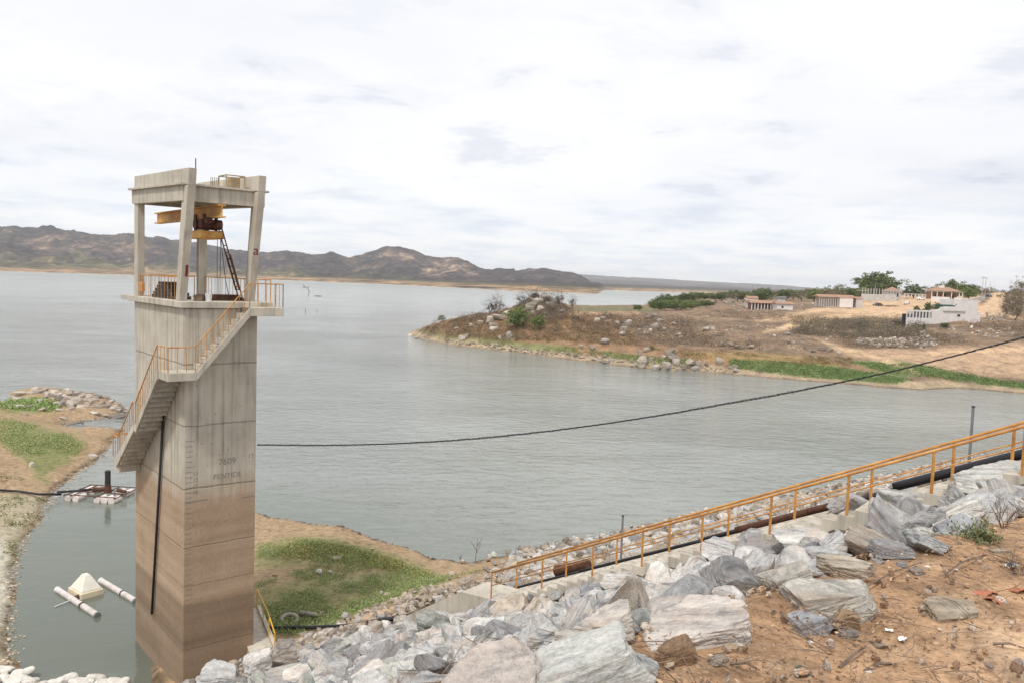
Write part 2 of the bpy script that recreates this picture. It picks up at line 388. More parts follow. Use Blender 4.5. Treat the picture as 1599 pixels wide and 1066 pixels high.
def PH0(x, y):
    x = np.ravel(x); y = np.ravel(y); r = x / np.maximum(y, 1)
    j = np.clip(np.searchsorted(crat, r) - 1, 0, len(crat) - 2); t = np.clip((r - crat[j]) / (crat[j + 1] - crat[j]), 0, 1)
    i = np.clip(np.searchsorted(Yg, y) - 1, 0, len(Yg) - 2); q = np.clip((y - Yg[i]) / (Yg[i + 1] - Yg[i]), 0, 1)
    a = prof[j, i] * (1 - q) + prof[j, i + 1] * q; b = prof[j + 1, i] * (1 - q) + prof[j + 1, i + 1] * q
    return a * (1 - t) + b * t
def PH(x, y):
    x = np.ravel(np.asarray(x, float)); y = np.ravel(np.asarray(y, float)); z = PH0(x, y)
    n = fbm(p3(x, y, .08), 4, 101); n2 = fbm(p3(x, y, .5), 4, 102)
    am = sstep(z, -.2, 1.5)
    flat = sstep(y, 215, 260)
    return z + am * (n * (1.0 - .7 * flat) + n2 * .45) + (1 - am) * (n2 * .12 + n * .15)
def PH1(x, y): return float(PH([x], [y])[0])
def phit(px_, py_, y0=140., y1=900.):
    d = ray(px_, py_); Y = np.concatenate([np.arange(y0, 300, .25), np.arange(300, y1, 1.)])
    P = np.array([0, 0, EYE])[None] + np.array(d)[None] * Y[:, None]
    k = np.nonzero(P[:, 2] < PH(P[:, 0], P[:, 1]))[0]
    return Vector(P[k[0]]) if len(k) else None
rat = np.concatenate([np.linspace(ratio(560), ratio(1660), 520), np.linspace(ratio(1666), ratio(2400), 60)])
RR, YY = np.meshgrid(rat, Yg); PX = RR * YY; PZ = PH(PX, YY)
qx, qy, qz = proj(np.stack([PX.ravel(), YY.ravel(), PZ], 1))
GX, GY, px, py = PX / 6, YY / 6, qx, qy          # zone() works on these
na = fbm(p3(PX, YY, .05), 4, 111); nb = fbm(p3(PX, YY, .22), 4, 112); ncf = fbm(p3(PX, YY, .9), 3, 113)
def uz(a): return np.interp(qx, [c for c, _ in a], [r for _, r in a])
C = np.tile(np.array([[.235, .165, .11]]), (PX.size, 1))                                   # dry scrub floor
C = lay(C, sstep(na, 0, .4), (.29, .20, .13), .8)
C = lay(C, sstep(nb, .0, .4), (.14, .105, .08), .7)
C = lay(C, sstep(ncf, .1, .5), (.13, .10, .075), .5)
orange = zone([(680, 505), (760, 500), (900, 488), (1000, 492), (940, 505), (1000, 530), (1060, 545), (1250, 560), (1400, 575), (1250, 585), (1000, 562), (800, 545), (690, 530)], 8, 12, 11)
C = lay(C, orange, (.30, .18, .105), .75)
C = lay(C, zone([(1060, 552), (1150, 548), (1250, 556), (1330, 570), (1240, 578), (1150, 566)], 5, 10, 12), (.26, .19, .07), .6)
tan = zone([(1300, 545), (1420, 545), (1700, 530), (1800, 600), (1560, 585), (1440, 572), (1330, 560)], 6, 10, 13)
C = lay(C, tan, (.46, .32, .21), .8)
shore = uz([(560, 518), (640, 524), (700, 534), (800, 546), (900, 559), (1000, 572), (1100, 577), (1250, 590), (1400, 602), (1500, 602), (1599, 611), (2400, 640)])
C = lay(C, sstep(qy - shore, -12, -4), (.40, .31, .21), .85)
for poly, amt in (([(1140, 560), (1200, 562), (1300, 572), (1370, 582), (1425, 592), (1400, 600), (1300, 592), (1200, 580), (1140, 572)], .95),
                  ([(1320, 565), (1400, 562), (1450, 572), (1540, 590), (1640, 605), (1640, 612), (1540, 600), (1460, 584), (1400, 590), (1370, 578)], .95),
                  ([(790, 532), (860, 537), (905, 545), (890, 552), (800, 543)], .8), ([(935, 548), (1000, 556), (1090, 560), (1090, 572), (1000, 568), (940, 556)], .7),
                  ([(655, 515), (720, 520), (800, 530), (780, 540), (690, 530)], .45), ([(900, 478), (1020, 480), (1030, 488), (900, 487)], .5)):
    C = lay(C, zone(poly, 3, 6, 14), (.13, .19, .07), amt * .8)
sand = (.57, .395, .25)
for poly, amt in (([(1180, 500), (1240, 490), (1290, 480), (1345, 470), (1410, 463), (1450, 464), (1530, 462), (1530, 500), (1420, 496), (1360, 494), (1300, 499), (1240, 505), (1250, 512), (1190, 520), (1240, 502)], .95),
                  ([(1240, 486), (1290, 480), (1330, 478), (1320, 486), (1270, 488)], .6),
                  ([(1520, 498), (1530, 478), (1548, 466), (1548, 457), (1572, 456), (1566, 470), (1564, 490), (1599, 497), (1640, 500), (1640, 506), (1560, 492)], .98),
                  ([(880, 488), (1000, 489), (1000, 491.5), (880, 491)], .9),
                  ([(1270, 528), (1310, 540), (1370, 556), (1420, 570), (1440, 585), (1420, 585), (1370, 564), (1300, 545)], .6),
                  ([(1450, 548), (1540, 546), (1700, 535), (1700, 545), (1540, 552), (1450, 552)], .8)):
    C = lay(C, zone(poly, 3, 5, 15), sand, amt)
C = lay(C, zone([(1235, 493), (1290, 486), (1320, 489), (1280, 494), (1230, 499)], 2, 4, 16), (.30, .20, .12), .8)
wet = np.clip(1 - np.abs(PZ - .05) / .22, 0, 1)
C = lay(C, wet, (.09, .07, .05), .8)
pm = ground_mat('peninsula_soil', .35, 2.2, .25, .7)
land('terrain', np.stack([PX.ravel(), YY.ravel(), PZ], 1), len(Yg), len(rat), C, pm)

# ------------------------------------------------------------------ far shore plain and hills
def skyl(pts, x): return np.interp(x, [p[0] for p in pts], [p[1] for p in pts])
SK1 = [(-500, 372), (-200, 350), (0, 355), (40, 359), (80, 357), (120, 364), (160, 370), (205, 369), (240, 373), (290, 376), (330, 386), (370, 392), (400, 393), (450, 392), (475, 398), (500, 399), (508, 396), (517, 393), (528, 400), (545, 405), (575, 396), (600, 390), (622, 388), (645, 393), (665, 403), (690, 405), (715, 405), (735, 414), (755, 423), (775, 421), (810, 420), (850, 418), (880, 424), (905, 430), (925, 441), (960, 450), (1000, 458)]
SK2 = [(-500, 400), (600, 420), (735, 420), (800, 424), (880, 428), (920, 430), (960, 432), (1000, 434), (1060, 437), (1130, 441), (1200, 444), (1300, 452), (1400, 458), (1700, 468), (2200, 476)]
SK3 = [(-500, 420), (900, 436), (960, 437), (1010, 439), (1060, 446), (1120, 444), (1200, 451), (1300, 456), (1700, 476), (2200, 490)]
def yhl(x): return yh(x)
cc = np.concatenate([np.linspace(-520, 1660, 700), np.linspace(1680, 2300, 40)])
cr = np.array([ray(c, 430).x for c in cc])
def shoreY(c):      # depth of the far water's edge
    return np.interp(c, [-500, 0, 250, 440, 620, 800, 935, 944, 1000, 1120, 2300], [1700, 1850, 2000, 2050, 1900, 1500, 1480, 2600, 2700, 2900, 2900])
Yf = np.concatenate([np.linspace(1350, 2100, 60), np.linspace(2120, 4300, 130), np.linspace(4350, 11500, 90)])
CC, FY = np.meshgrid(cc, Yf); FX = np.interp(CC, cc, cr) * FY
CR = CC.ravel(); Yr = FY.ravel(); Xr = FX.ravel()
sh = shoreY(CR); d = Yr - sh
plain = np.where(d > 0, np.interp(d, [0, 60, 400, 1500, 9000], [0, 2.5, 9, 22, 25]), -2.0) + 1.2 * fbm(p3(Xr, Yr, .004), 4, 201) * (d > -40)
def ridge(SK, Y0, wf, wb, seed, rough, Rr=None):
    top = (yhl(CR) - skyl(SK, CR)) / F * Y0 + EYE - 6
    top = np.maximum(top, 0)
    t = (Yr - Y0)
    shp = np.where(t < 0, np.exp(-(t / wf) ** 2 * 1.6), np.exp(-(t / wb) ** 2 * 2))
    n = fbm(p3(Xr, Yr, 1 / 420.), 5, seed, .55); rn = 1 - np.abs(fbm(p3(Xr, Yr, 1 / 260.), 5, seed + 9, .55)) * 2
    return top * np.clip(shp * (1 + 1.3 * rough * n * (1 - shp * .8)) + .26 * rough * (rn - .5) * (shp > .12) * (shp < .97), 0, 1.02)
h1 = ridge(SK1, 3550, 950, 500, 300, .9)
h2 = ridge(SK2, 10000, 2600, 1200, 330, .6)
h3 = ridge(SK3, 6800, 1200, 900, 350, .5)
fz = np.maximum(plain, np.where(d > 60, np.maximum(np.maximum(h1, h2), h3), -9)) + sstep(h1, 6, 20) * sstep(d, 60, 300) * 14 * fbm(p3(Xr, Yr, 1 / 60.), 4, 360)
fz = fz + (h1 > 20) * (d > 200) * 6.0 * fbm(p3(Xr, Yr, 1 / 22.), 3, 361)
qn = fbm(p3(Xr, Yr, 1 / 130.), 5, 370, .6); qn2 = fbm(p3(Xr, Yr, 1 / 45.), 4, 371, .6)
C = np.tile(np.array([[.052, .045, .050]]), (Xr.size, 1))
C = lay(C, sstep(qn, .0, .35), (.125, .098, .08), .6)
C = lay(C, sstep(qn2, .28, .55) * (h1 > 22), (.27, .20, .145), .7)
C = lay(C, sstep(-qn2, .1, .5), (.065, .058, .055), .6)
px, py, _ = proj(np.stack([Xr, Yr, fz], 1)); GX, GY = Xr / 60, Yr / 60
for poly, amt in (([(590, 395), (625, 388), (650, 398), (640, 410), (600, 405)], .35), ([(680, 408), (712, 403), (735, 415), (715, 421), (685, 418)], .65), ([(655, 422), (700, 418), (745, 424), (742, 430), (660, 429)], .7),
                  ([(20, 372), (90, 368), (150, 385), (140, 400), (60, 392)], .35), ([(90, 372), (200, 378), (260, 398), (200, 402), (120, 385)], .3)):
    C = lay(C, zone(poly, 4, 10, 31) * sstep(qn2, -.25, .2), (.40, .30, .22), amt)
shf = 1 - sstep(d, 220, 520); C = lay(C, sstep(d, 60, 260) * (1 - sstep(d, 420, 800)), (.10, .10, .058), .8)
C = lay(C, shf * sstep(fbm(p3(Xr, Yr, 1 / 50.), 4, 380), -.5, .1), (.36, .25, .155), .9)
C = lay(C, (1 - sstep(d, 0, 50)), (.50, .40, .29), .7)
fm = bpy.data.materials.new('far_scrub'); fm.use_nodes = True; t = fm.node_tree; b = t.nodes['Principled BSDF']
b.inputs['Roughness'].default_value = 1; b.inputs['Specular IOR Level'].default_value = 0
an = N(t, 'ShaderNodeAttribute', attribute_name='col'); g = N(t, 'ShaderNodeNewGeometry')
a1 = noise(t, g.outputs['Position'], .035, 6, .7); a2 = noise(t, g.outputs['Position'], .006, 5, .65)
c = mixc(t, 1.0, an.outputs['Color'], ramp(t, a1, [(.35, (.35, .35, .4)), (.5, (.9, .9, .9)), (.66, (2.0, 1.85, 1.6))]), 'MULTIPLY')
c = mixc(t, 1.0, c, ramp(t, a2, [(.35, (.7, .7, .75)), (.65, (1.3, 1.25, 1.2))]), 'MULTIPLY')
L(t, c, b.inputs['Base Color'])
bp = N(t, 'ShaderNodeBump'); bp.inputs['Strength'].default_value = .8; bp.inputs['Distance'].default_value = 9
L(t, a1, bp.inputs['Height']); L(t, bp.outputs[0], b.inputs['Normal'])
land('hills', np.stack([Xr, Yr, fz], 1), len(Yf), len(cc), C, fm, -1.2)

# ------------------------------------------------------------------ haze
hm = bpy.data.materials.new('haze_air'); hm.use_nodes = True; t = hm.node_tree; t.nodes.clear()
o_ = N(t, 'ShaderNodeOutputMaterial'); v = N(t, 'ShaderNodeVolumePrincipled')
v.inputs['Color'].default_value = (.95, .97, 1.0, 1); v.inputs['Density'].default_value = 7.5e-5; v.inputs['Anisotropy'].default_value = 0.0
L(t, v.outputs[0], o_.inputs['Volume'])
hb = MB().box(-13000, 13000, -400, 12500, -9, 215).build('haze', hm)
tag(hb, kind='stuff', label='thin pale haze over the lake and hills', cat='haze')
# ------------------------------------------------------------------ materials for man-made things
def concrete_mat(name, stained=False):
    m = bpy.data.materials.new(name); m.use_nodes = True; t = m.node_tree; b = t.nodes['Principled BSDF']
    b.inputs['Roughness'].default_value = .9; b.inputs['Specular IOR Level'].default_value = .2
    tcn = N(t, 'ShaderNodeTexCoord'); O = tcn.outputs['Object']
    sp = N(t, 'ShaderNodeSeparateXYZ'); L(t, O, sp.inputs[0])
    mp = N(t, 'ShaderNodeMapping'); L(t, O, mp.inputs['Vector']); mp.inputs['Scale'].default_value = (2.2, 2.2, .18)
    streak = noise(t, mp.outputs[0], 1.6, 6, .65); blot = noise(t, O, .7, 6, .65); fine = noise(t, O, 9, 5, .7)
    base = ramp(t, blot, [(.3, (.41, .37, .305)), (.5, (.50, .455, .38)), (.7, (.58, .53, .45))])
    base = mixc(t, 1.0, base, ramp(t, streak, [(.28, (.62, .61, .6)), (.48, (1, 1, 1)), (.7, (1.12, 1.1, 1.07))]), 'MULTIPLY')
    hgt = blot
    if stained:
        # board marks, bolt holes and pour joints every few metres
        mp2 = N(t, 'ShaderNodeMapping'); L(t, O, mp2.inputs['Vector']); mp2.inputs['Scale'].default_value = (1, 1, .02)
        bd = noise(t, mp2.outputs[0], 5.0, 2, .5)
        base = mixc(t, 1.0, base, ramp(t, bd, [(.36, (.82, .81, .79)), (.45, (1, 1, 1)), (.7, (1.05, 1.05, 1.04))]), 'MULTIPLY')
        zz = M(t, 'ADD', sp.outputs['Z'], M(t, 'MULTIPLY', M(t, 'SUBTRACT', noise(t, O, .8, 5, .6), .5), .14))
        joint = None
        for z0, ww in ((13.35, .05), (10.95, .045), (8.45, .05), (6.1, .035), (4.55, .02), (1.95, .02)):
            d = M(t, 'SUBTRACT', 1.0, M(t, 'MINIMUM', M(t, 'DIVIDE', M(t, 'ABSOLUTE', M(t, 'SUBTRACT', zz, z0)), ww), 1.0))
            joint = d if joint is None else M(t, 'MAXIMUM', joint, d)
        # brown high-water staining below z = 8.4, in horizontal tide bands
        mp3 = N(t, 'ShaderNodeMapping'); L(t, O, mp3.inputs['Vector']); mp3.inputs['Scale'].default_value = (.10, .10, 1.7)
        bands = M(t, 'ADD', M(t, 'MULTIPLY', noise(t, mp3.outputs[0], 1.2, 3, .5), .6), M(t, 'MULTIPLY', blot, .4))
        brown = ramp(t, bands, [(.35, (.34, .245, .165)), (.5, (.42, .31, .215)), (.65, (.48, .37, .265))])
        brown = mixc(t, 1.0, brown, ramp(t, fine, [(.3, (.85, .85, .85)), (.7, (1.12, 1.1, 1.1))]), 'MULTIPLY')
        deep = N(t, 'ShaderNodeMapRange'); L(t, zz, deep.inputs['Value'])
        deep.inputs['From Min'].default_value = 3.7; deep.inputs['From Max'].default_value = 3.9; deep.inputs['To Min'].default_value = .70
        brown = mixc(t, 1.0, brown, deep.outputs[0], 'MULTIPLY')
        edge = M(t, 'ADD', zz, M(t, 'MULTIPLY', M(t, 'SUBTRACT', streak, .5), 1.3))
        mr = N(t, 'ShaderNodeMapRange'); L(t, edge, mr.inputs['Value'])
        for k, v in (('From Min', 9.0), ('From Max', 7.7), ('To Min', 0.0), ('To Max', 1.0)): mr.inputs[k].default_value = v
        base = mixc(t, mr.outputs[0], base, brown)
        # dark smear low on the face
        sm = N(t, 'ShaderNodeMapRange'); L(t, M(t, 'ABSOLUTE', M(t, 'SUBTRACT', zz, 2.25)), sm.inputs['Value'])
        for k, v in (('From Min', 0), ('From Max', .35), ('To Min', .65), ('To Max', 0)): sm.inputs[k].default_value = v
        base = mixc(t, M(t, 'MULTIPLY', sm.outputs[0], bands), base, (.075, .045, .028))
        base = mixc(t, M(t, 'MULTIPLY', joint, .55), base, (.12, .09, .065))
        vor = N(t, 'ShaderNodeTexVoronoi'); L(t, O, vor.inputs['Vector']); vor.inputs['Scale'].default_value = 2.3
        hole = ramp(t, vor.outputs['Distance'], [(.04, (.35, .33, .3)), (.10, (1, 1, 1))])
        base = mixc(t, .7, base, hole, 'MULTIPLY')
        hgt = M(t, 'SUBTRACT', M(t, 'ADD', bd, blot), joint)
    L(t, base, b.inputs['Base Color'])
    bp = N(t, 'ShaderNodeBump'); bp.inputs['Strength'].default_value = .5; bp.inputs['Distance'].default_value = .03
    L(t, M(t, 'ADD', hgt, M(t, 'MULTIPLY', fine, .3)), bp.inputs['Height']); L(t, bp.outputs[0], b.inputs['Normal'])
    return m
CON = concrete_mat('weathered_concrete'); CONS = concrete_mat('tide_stained_concrete', True)
YEL = mat('ochre_yellow_paint', (.62, .31, .085), .6, var=.35, vscale=3, dark=(.40, .17, .05), bump=.3, bscale=40)
YELP = mat('faded_crane_paint', (.72, .42, .13), .6, var=.3, vscale=2.5, dark=(.50, .22, .06))
RUST = mat('rusty_steel', (.13, .058, .036), .85, var=.5, vscale=5)
DARK = mat('dark_steel', (.045, .04, .042), .6, var=.4, vscale=4)
BLKP = mat('black_plastic_pipe', (.022, .022, .026), .45)
WHT = mat('white_plastic', (.72, .72, .70), .5, var=.15, vscale=3)
GREY = mat('galvanised_grey', (.23, .235, .24), .6, var=.25, vscale=6)
INK = mat('faded_black_paint', (.17, .155, .135), .9, var=.5, vscale=14, dark=(.34, .30, .25))
REDP = mat('dark_red_paint', (.20, .025, .025), .7)
WOOD = mat('old_wood', (.17, .12, .08), .9, var=.5, vscale=4)

# ------------------------------------------------------------------ the intake tower
TN = at(287, 740, 31.5); TW, TL = 2.9, 6.5
tower = empty('intake_tower', (TN.x, TN.y, 0), R(40))
tag(tower, 'tall concrete water intake tower with open frame top, zigzag stair and brown tide stain', 'tower')
TM = Matrix.Translation((TN.x, TN.y, 0)) @ Matrix.Rotation(R(40), 4, 'Z')
def tw(x, y, z=0): return TM @ Vector((x, y, z))
MB().prism([(0, 0, -3), (0, TL, -3), (0, TL, 13.3), (0, TL + .2, 14.1), (0, TL + .2, 15.55), (0, 0, 15.55)], (TW, 0, 0)).build('shaft', CONS, tower, bevel=.03)
pl = MB().box(-.18, 3.5, -.12, 7.1, 15.552, 15.8); pl.box(-.18, 1.0, 7.1, 8.2, 15.6, 15.8)
pl.build('platform_slab', CON, tower, bevel=.015)
for x0 in (0, 2.75):
    MB().prism([(x0, .66, 15.802), (x0, 1.10, 15.802), (x0, .34, 20.22), (x0, -.28, 20.22)], (.3, 0, 0)).build('column', CON, tower, bevel=.015)
    MB().box(x0, x0 + .3, 6.25, 6.75, 15.802, 19.9).build('column', CON, tower, bevel=.015)
    MB().prism([(x0 + .002, -.281, 20.22), (x0 + .002, -.37, 20.86), (x0 + .002, 6.75, 21.06), (x0 + .002, 6.75, 20.53), (x0 + .002, .5, 20.34)], (.296, 0, 0)).build('parapet_wall', CON, tower, bevel=.012)
def zr(y, z): return z + .03 * y
ring = MB()
for (xa, xb, ya, yb) in ((-.05, .22, .18, 6.95), (2.85, 3.22, .18, 6.95), (.22, 2.85, .18, .45), (.22, 2.85, 6.68, 6.95)):
    ring.hexa([(xa, ya, zr(ya, 19.65)), (xb, ya, zr(ya, 19.65)), (xb, yb, zr(yb, 19.65)), (xa, yb, zr(yb, 19.65))],
              [(xa, ya, zr(ya, 20.24)), (xb, ya, zr(ya, 20.24)), (xb, yb, zr(yb, 20.24)), (xa, yb, zr(yb, 20.24))])
for yc_ in (2.3, 4.5):
    ring.hexa([(.22, yc_, zr(yc_, 19.75)), (2.85, yc_, zr(yc_, 19.75)), (2.85, yc_ + .25, zr(yc_, 19.75)), (.22, yc_ + .25, zr(yc_, 19.75))],
              [(.22, yc_, zr(yc_, 20.24)), (2.85, yc_, zr(yc_, 20.24)), (2.85, yc_ + .25, zr(yc_, 20.24)), (.22, yc_ + .25, zr(yc_, 20.24))])
ring.build('roof_beam', CON, tower)
MB().hexa([(-.18, .06, 20.245), (3.36, .06, 20.245), (3.36, 7.1, 20.455), (-.18, 7.1, 20.455)], [(-.18, .06, 20.32), (3.36, .06, 20.32), (3.36, 7.1, 20.53), (-.18, 7.1, 20.53)]).build('roof_slab', CON, tower)
# roof hatch frame, rebar stubs, rod
hf = MB()
for (x, y) in ((1.75, .5), (2.5, .5), (2.5, 1.3), (1.75, 1.3)): hf.tube([(x, y, 20.33), (x, y, 20.85)], .025, 6)
for a_, b_ in (((1.75, .5), (2.5, .5)), ((2.5, .5), (2.5, 1.3)), ((2.5, 1.3), (1.75, 1.3)), ((1.75, 1.3), (1.75, .5))): hf.tube([(*a_, 20.84), (*b_, 20.84)], .025, 6)
hf.box(2.02, 2.4, .7, 1.1, 20.34, 20.8)
hf.build('hatch_frame', mat('ochre_primer', (.40, .30, .18), .8, var=.3), tower)
sb = MB()
for k in range(5): sb.tube([(1.25 + .07 * k, .8, 20.3), (1.25 + .07 * k, .8, 20.72)], .012, 5)
sb.build('rebar_stub', RUST, tower)
MB().tube([(1.6, 3.6, 20.4), (1.6, 3.6, 21.75)], .022, 6).build('lightning_rod', DARK, tower)
# railings of the platform
def railing(name, pts, h, spacing, parent, mt=YEL, mid=False, rr=.024, br=.012, postr=.02):
    """rail through pts (3d floor points) with vertical bars"""
    g = MB(); P = [Vector(p) for p in pts]
    g.tube([p + Vector((0, 0, h)) for p in P], rr, 7)
    if mid: g.tube([p + Vector((0, 0, h * .5)) for p in P], br, 6)
    for i in range(len(P) - 1):
        ln = (P[i + 1] - P[i]).length; n = max(1, round(ln / spacing))
        for k in range(n + (i == len(P) - 2)):
            q = P[i].lerp(P[i + 1], k / n); g.tube([q, q + Vector((0, 0, h))], postr if (k == 0 or k == n) else br, 6)
    return g.build(name, mt, parent)
railing('railing', [(.1, 6.2, 15.8), (.1, 1.1, 15.8)], .92, .42, tower)
railing('railing', [(2.95, 6.2, 15.8), (2.95, 1.1, 15.8)], .92, .42, tower)
railing('railing', [(.35, 6.9, 15.8), (2.7, 6.9, 15.8)], .92, .42, tower)
railing('railing', [(3.08, .45, 15.8), (3.42, .45, 15.8), (3.42, -.05, 15.8)], .92, .4, tower)
MB().box(-.02, .12, 5.55, 6.0, 16.0, 16.42).build('control_box', YEL, tower, bevel=.02)
MB().prism([(.15, .44, 16.75), (.24, .44, 16.75), (.24, .345, 17.2), (.15, .345, 17.2)], (0, -.012, 0)).build('painted_mark', REDP, tower)
# zigzag stair
def flight(name, p0, p1, width_vec, n, thick=.24, parent=None, mt=CON):
    """stepped flight from upper p0 down to p1, soffit stepped too"""
    p0, p1 = Vector(p0), Vector(p1); dz = (p0.z - p1.z) / n; dh = Vector((p1.x - p0.x, p1.y - p0.y, 0)) / n
    top = []; q = p0.copy()
    for k in range(n):
        top.append(q.copy()); q = q - Vector((0, 0, dz)); top.append(q.copy()); q = q + dh
    top.append(q.copy())
    bot = []; q = top[-1] - Vector((0, 0, thick)); bot.append(q.copy())
    for k in range(n):
        q = q - dh; bot.append(q.copy()); q = q + Vector((0, 0, dz)); bot.append(q.copy())
    return MB().prism([tuple(v) for v in top + bot], width_vec).build(name, mt, parent)
LZ0, LZ1, LZ2, LZ3 = 15.62, 13.18, 10.6, 8.72
MB().box(2.2, 3.62, -.95, -.125, LZ0 - .34, LZ0).build('landing', CON, tower, bevel=.012)
flight('stair_flight', (2.2, -.9, LZ0), (.12, -.9, LZ1), (0, .86, 0), 10, .2, tower)
MB().prism([(2.2, -.97, LZ0 - .02), (2.2, -.97, LZ0 - .34), (.12, -.97, LZ1 - .34), (.12, -.97, LZ1 - .05)], (0, .09, 0)).build('stringer', CON, tower)
MB().box(-.92, .12, -.97, -.01, LZ1 - .32, LZ1).build('landing', CON, tower, bevel=.012)
MB().box(-.9, -.02, -.012, .25, LZ1 - .3, LZ1 - .002).build('landing', CON, tower)
flight('stair_flight', (-.9, .25, LZ1), (-.9, 3.0, LZ2), (.87, 0, 0), 11, .2, tower)
MB().prism([(-.98, .15, LZ1 + .02), (-.98, .15, LZ1 - .34), (-.98, 3.0, LZ2 - .3), (-.98, 3.0, LZ2 + .03)], (.09, 0, 0)).build('stringer', CON, tower)
MB().box(-.95, -.02, 3.003, 3.4, LZ2 - .24, LZ2).build('landing', CON, tower)
flight('stair_flight', (-.9, 3.4, LZ2), (-.9, 5.7, LZ3), (.87, 0, 0), 8, .2, tower)
MB().prism([(-.98, 3.3, LZ2 + .03), (-.98, 3.3, LZ2 - .3), (-.98, 5.9, LZ3 - .42), (-.98, 5.9, LZ3 + .03)], (.09, 0, 0)).build('stringer', CON, tower)
MB().box(-.885, -.02, 5.702, 6.5, LZ3 - .62, LZ3 - .002).build('landing', CON, tower)
railing('railing', [(3.58, -.9, LZ0), (2.2, -.9, LZ0), (.1, -.93, LZ1), (-.9, -.93, LZ1), (-.95, .2, LZ1), (-.95, 3.05, LZ2), (-.95, 3.4, LZ2), (-.95, 5.7, LZ3), (-.95, 6.45, LZ3), (-.1, 6.45, LZ3)], .95, .33, tower, mid=False)
railing('railing', [(3.58, -.9, LZ0), (3.58, -.2, LZ0)], .95, .4, tower)
# drop pipe on the left face
def onface(px, py):     # local (y,z) on the plane x = 0 of the tower
    d = ray(px, py); inv = TM.inverted(); o = inv @ Vector((0, 0, EYE)); dd = inv.to_3x3() @ d; t_ = -o.x / dd.x; q = o + dd * t_; return q.y, q.z
(ya, za), (yb, zb) = onface(259, 640), onface(240.5, 957)
MB().tube([(-.09, ya, za), (-.09, yb, zb)], .055, 10).build('drop_pipe', BLKP, tower, smooth=True)
# painted gauge and writing on the front face
for k in range(34):
    z = 10.35 - k * .205; ln = .27 if k % 5 else .34
    MB().box(.07, .07 + ln, -.004, -.001, z, z + .022).build('gauge_mark', INK, tower)
MB().box(.06, .95, -.0045, -.0012, 7.93, 7.965).build('gauge_mark', INK, tower); MB().box(2.3, 2.85, -.0045, -.0012, 7.80, 7.84).build('gauge_mark', INK, tower)
def text_part(name, body, x, z, size, parent, mt, y=-.005, rot=0.0):
    cu = bpy.data.curves.new(name, 'FONT'); cu.body = body; cu.size = size; cu.extrude = .001
    o = bpy.data.objects.new(name + '_tmp', cu); COL.objects.link(o); bpy.context.view_layer.update()
    me = bpy.data.meshes.new_from_object(o.evaluated_get(bpy.context.evaluated_depsgraph_get())); bpy.data.objects.remove(o)
    k = link(name, me, mt, parent); me.materials.clear(); me.materials.append(mt)
    k.location = (x, y, z); k.rotation_euler = (R(90), rot, 0); return k
text_part('painted_writing', "7609", 1.35, 9.28, .36, tower, INK); text_part('painted_writing', "FENTIDE", 1.15, 8.72, .30, tower, INK)
text_part('painted_writing', "1T", 2.55, 9.42, .26, tower, INK)
for k, s_ in enumerate(('13', '12', '11', '10')): text_part('painted_writing', s_, .34, 8.98 - k * .25, .22, tower, INK)
text_part('painted_writing', 'a', 2.775, 17.72, .56, tower, REDP, y=.243).rotation_euler = (R(102), 0, 0)
# overhead crane beam with hoist
crane = MB(); cy0, cy1 = .1, 8.3
for (xa, xb, z0, z1) in ((1.30, 1.60, 19.12, 19.17), (1.43, 1.47, 19.17, 19.57), (1.30, 1.60, 19.57, 19.62)): crane.box(xa, xb, cy0, cy1, z0, z1)
cb = crane.build('crane_beam', YELP, tower)
h = MB(); h.box(.98, 1.92, 1.15, 2.75, 18.30, 18.62)
ho = h.build('hoist_body', YELP, cb, bevel=.03)
g = MB()
for y in (1.4, 2.4):
    for x in (1.18, 1.66): g.box(x, x + .06, y - .12, y + .12, 18.62, 19.3)
for y in (1.35, 2.0): g.tube([(1.02, y, 18.88), (1.88, y, 18.88)], .2, 12)
g.tube([(1.2, 1.1, 19.0), (1.2, .75, 19.0)], .13, 10); g.tube([(1.55, 1.05, 18.85), (1.55, .6, 18.85)], .11, 10)
g.build('winch_motor', RUST, cb)
g = MB()
for (x, y) in ((1.1, 1.9), (1.16, 1.95), (1.8, 1.2), (1.75, 1.4)): g.tube([(x, y, 18.32), (x, y, 15.9)], .012, 5)
g.tube([(1.9, 1.5, 18.5), (1.95, 1.3, 17.5), (2.05, 1.25, 16.6), (2.2, 1.2, 15.85)], .014, 5)
g.build('hoist_cable', DARK, cb)

# things standing on the platform
lad = empty('ladder', tw(2.35, .95, 15.8), R(40)); tag(lad, 'rusty double extension ladder leaning from the platform up to the yellow hoist', 'ladder')
def lad_part(nm, a, b, wdt, n):
    g = MB(); a, b = Vector(a), Vector(b)
    for s_ in (-wdt / 2, wdt / 2): g.tube([a + Vector((0, s_, 0)), b + Vector((0, s_, 0))], .028, 6)
    for k in range(n):
        q = a.lerp(b, (k + .5) / n); g.tube([q + Vector((0, -wdt / 2, 0)), q + Vector((0, wdt / 2, 0))], .02, 5)
    g.build(nm, RUST, lad)
lad_part('lower_section', (.25, 0, 0), (-.28, .1, 1.9), .42, 6); lad_part('upper_section', (.08, 0, .45), (-.62, .12, 2.95), .36, 9)
st = empty('steel_stack', tw(.9, 3.4, 15.8), R(40)); tag(st, 'stepped stack of dark steel stop log beams behind the left railing', 'steel beams')
for k in range(5):
    hw = 1.5 - k * .24
    for j in range(3): MB().box(-.7 + .24 * j, -.5 + .24 * j, -hw, hw, .14 * k + .003, .14 * k + .13).build('beam', DARK, st)
st = empty('rail_pile', tw(1.9, 1.7, 15.8), R(40)); tag(st, 'low pile of reddish brown steel rails lying under the hoist', 'steel rails')
for k in range(4): MB().box(-.9 + .05 * k, 1.0, -.4 + .22 * k, -.25 + .22 * k, .0, .12).build('rail', RUST, st)
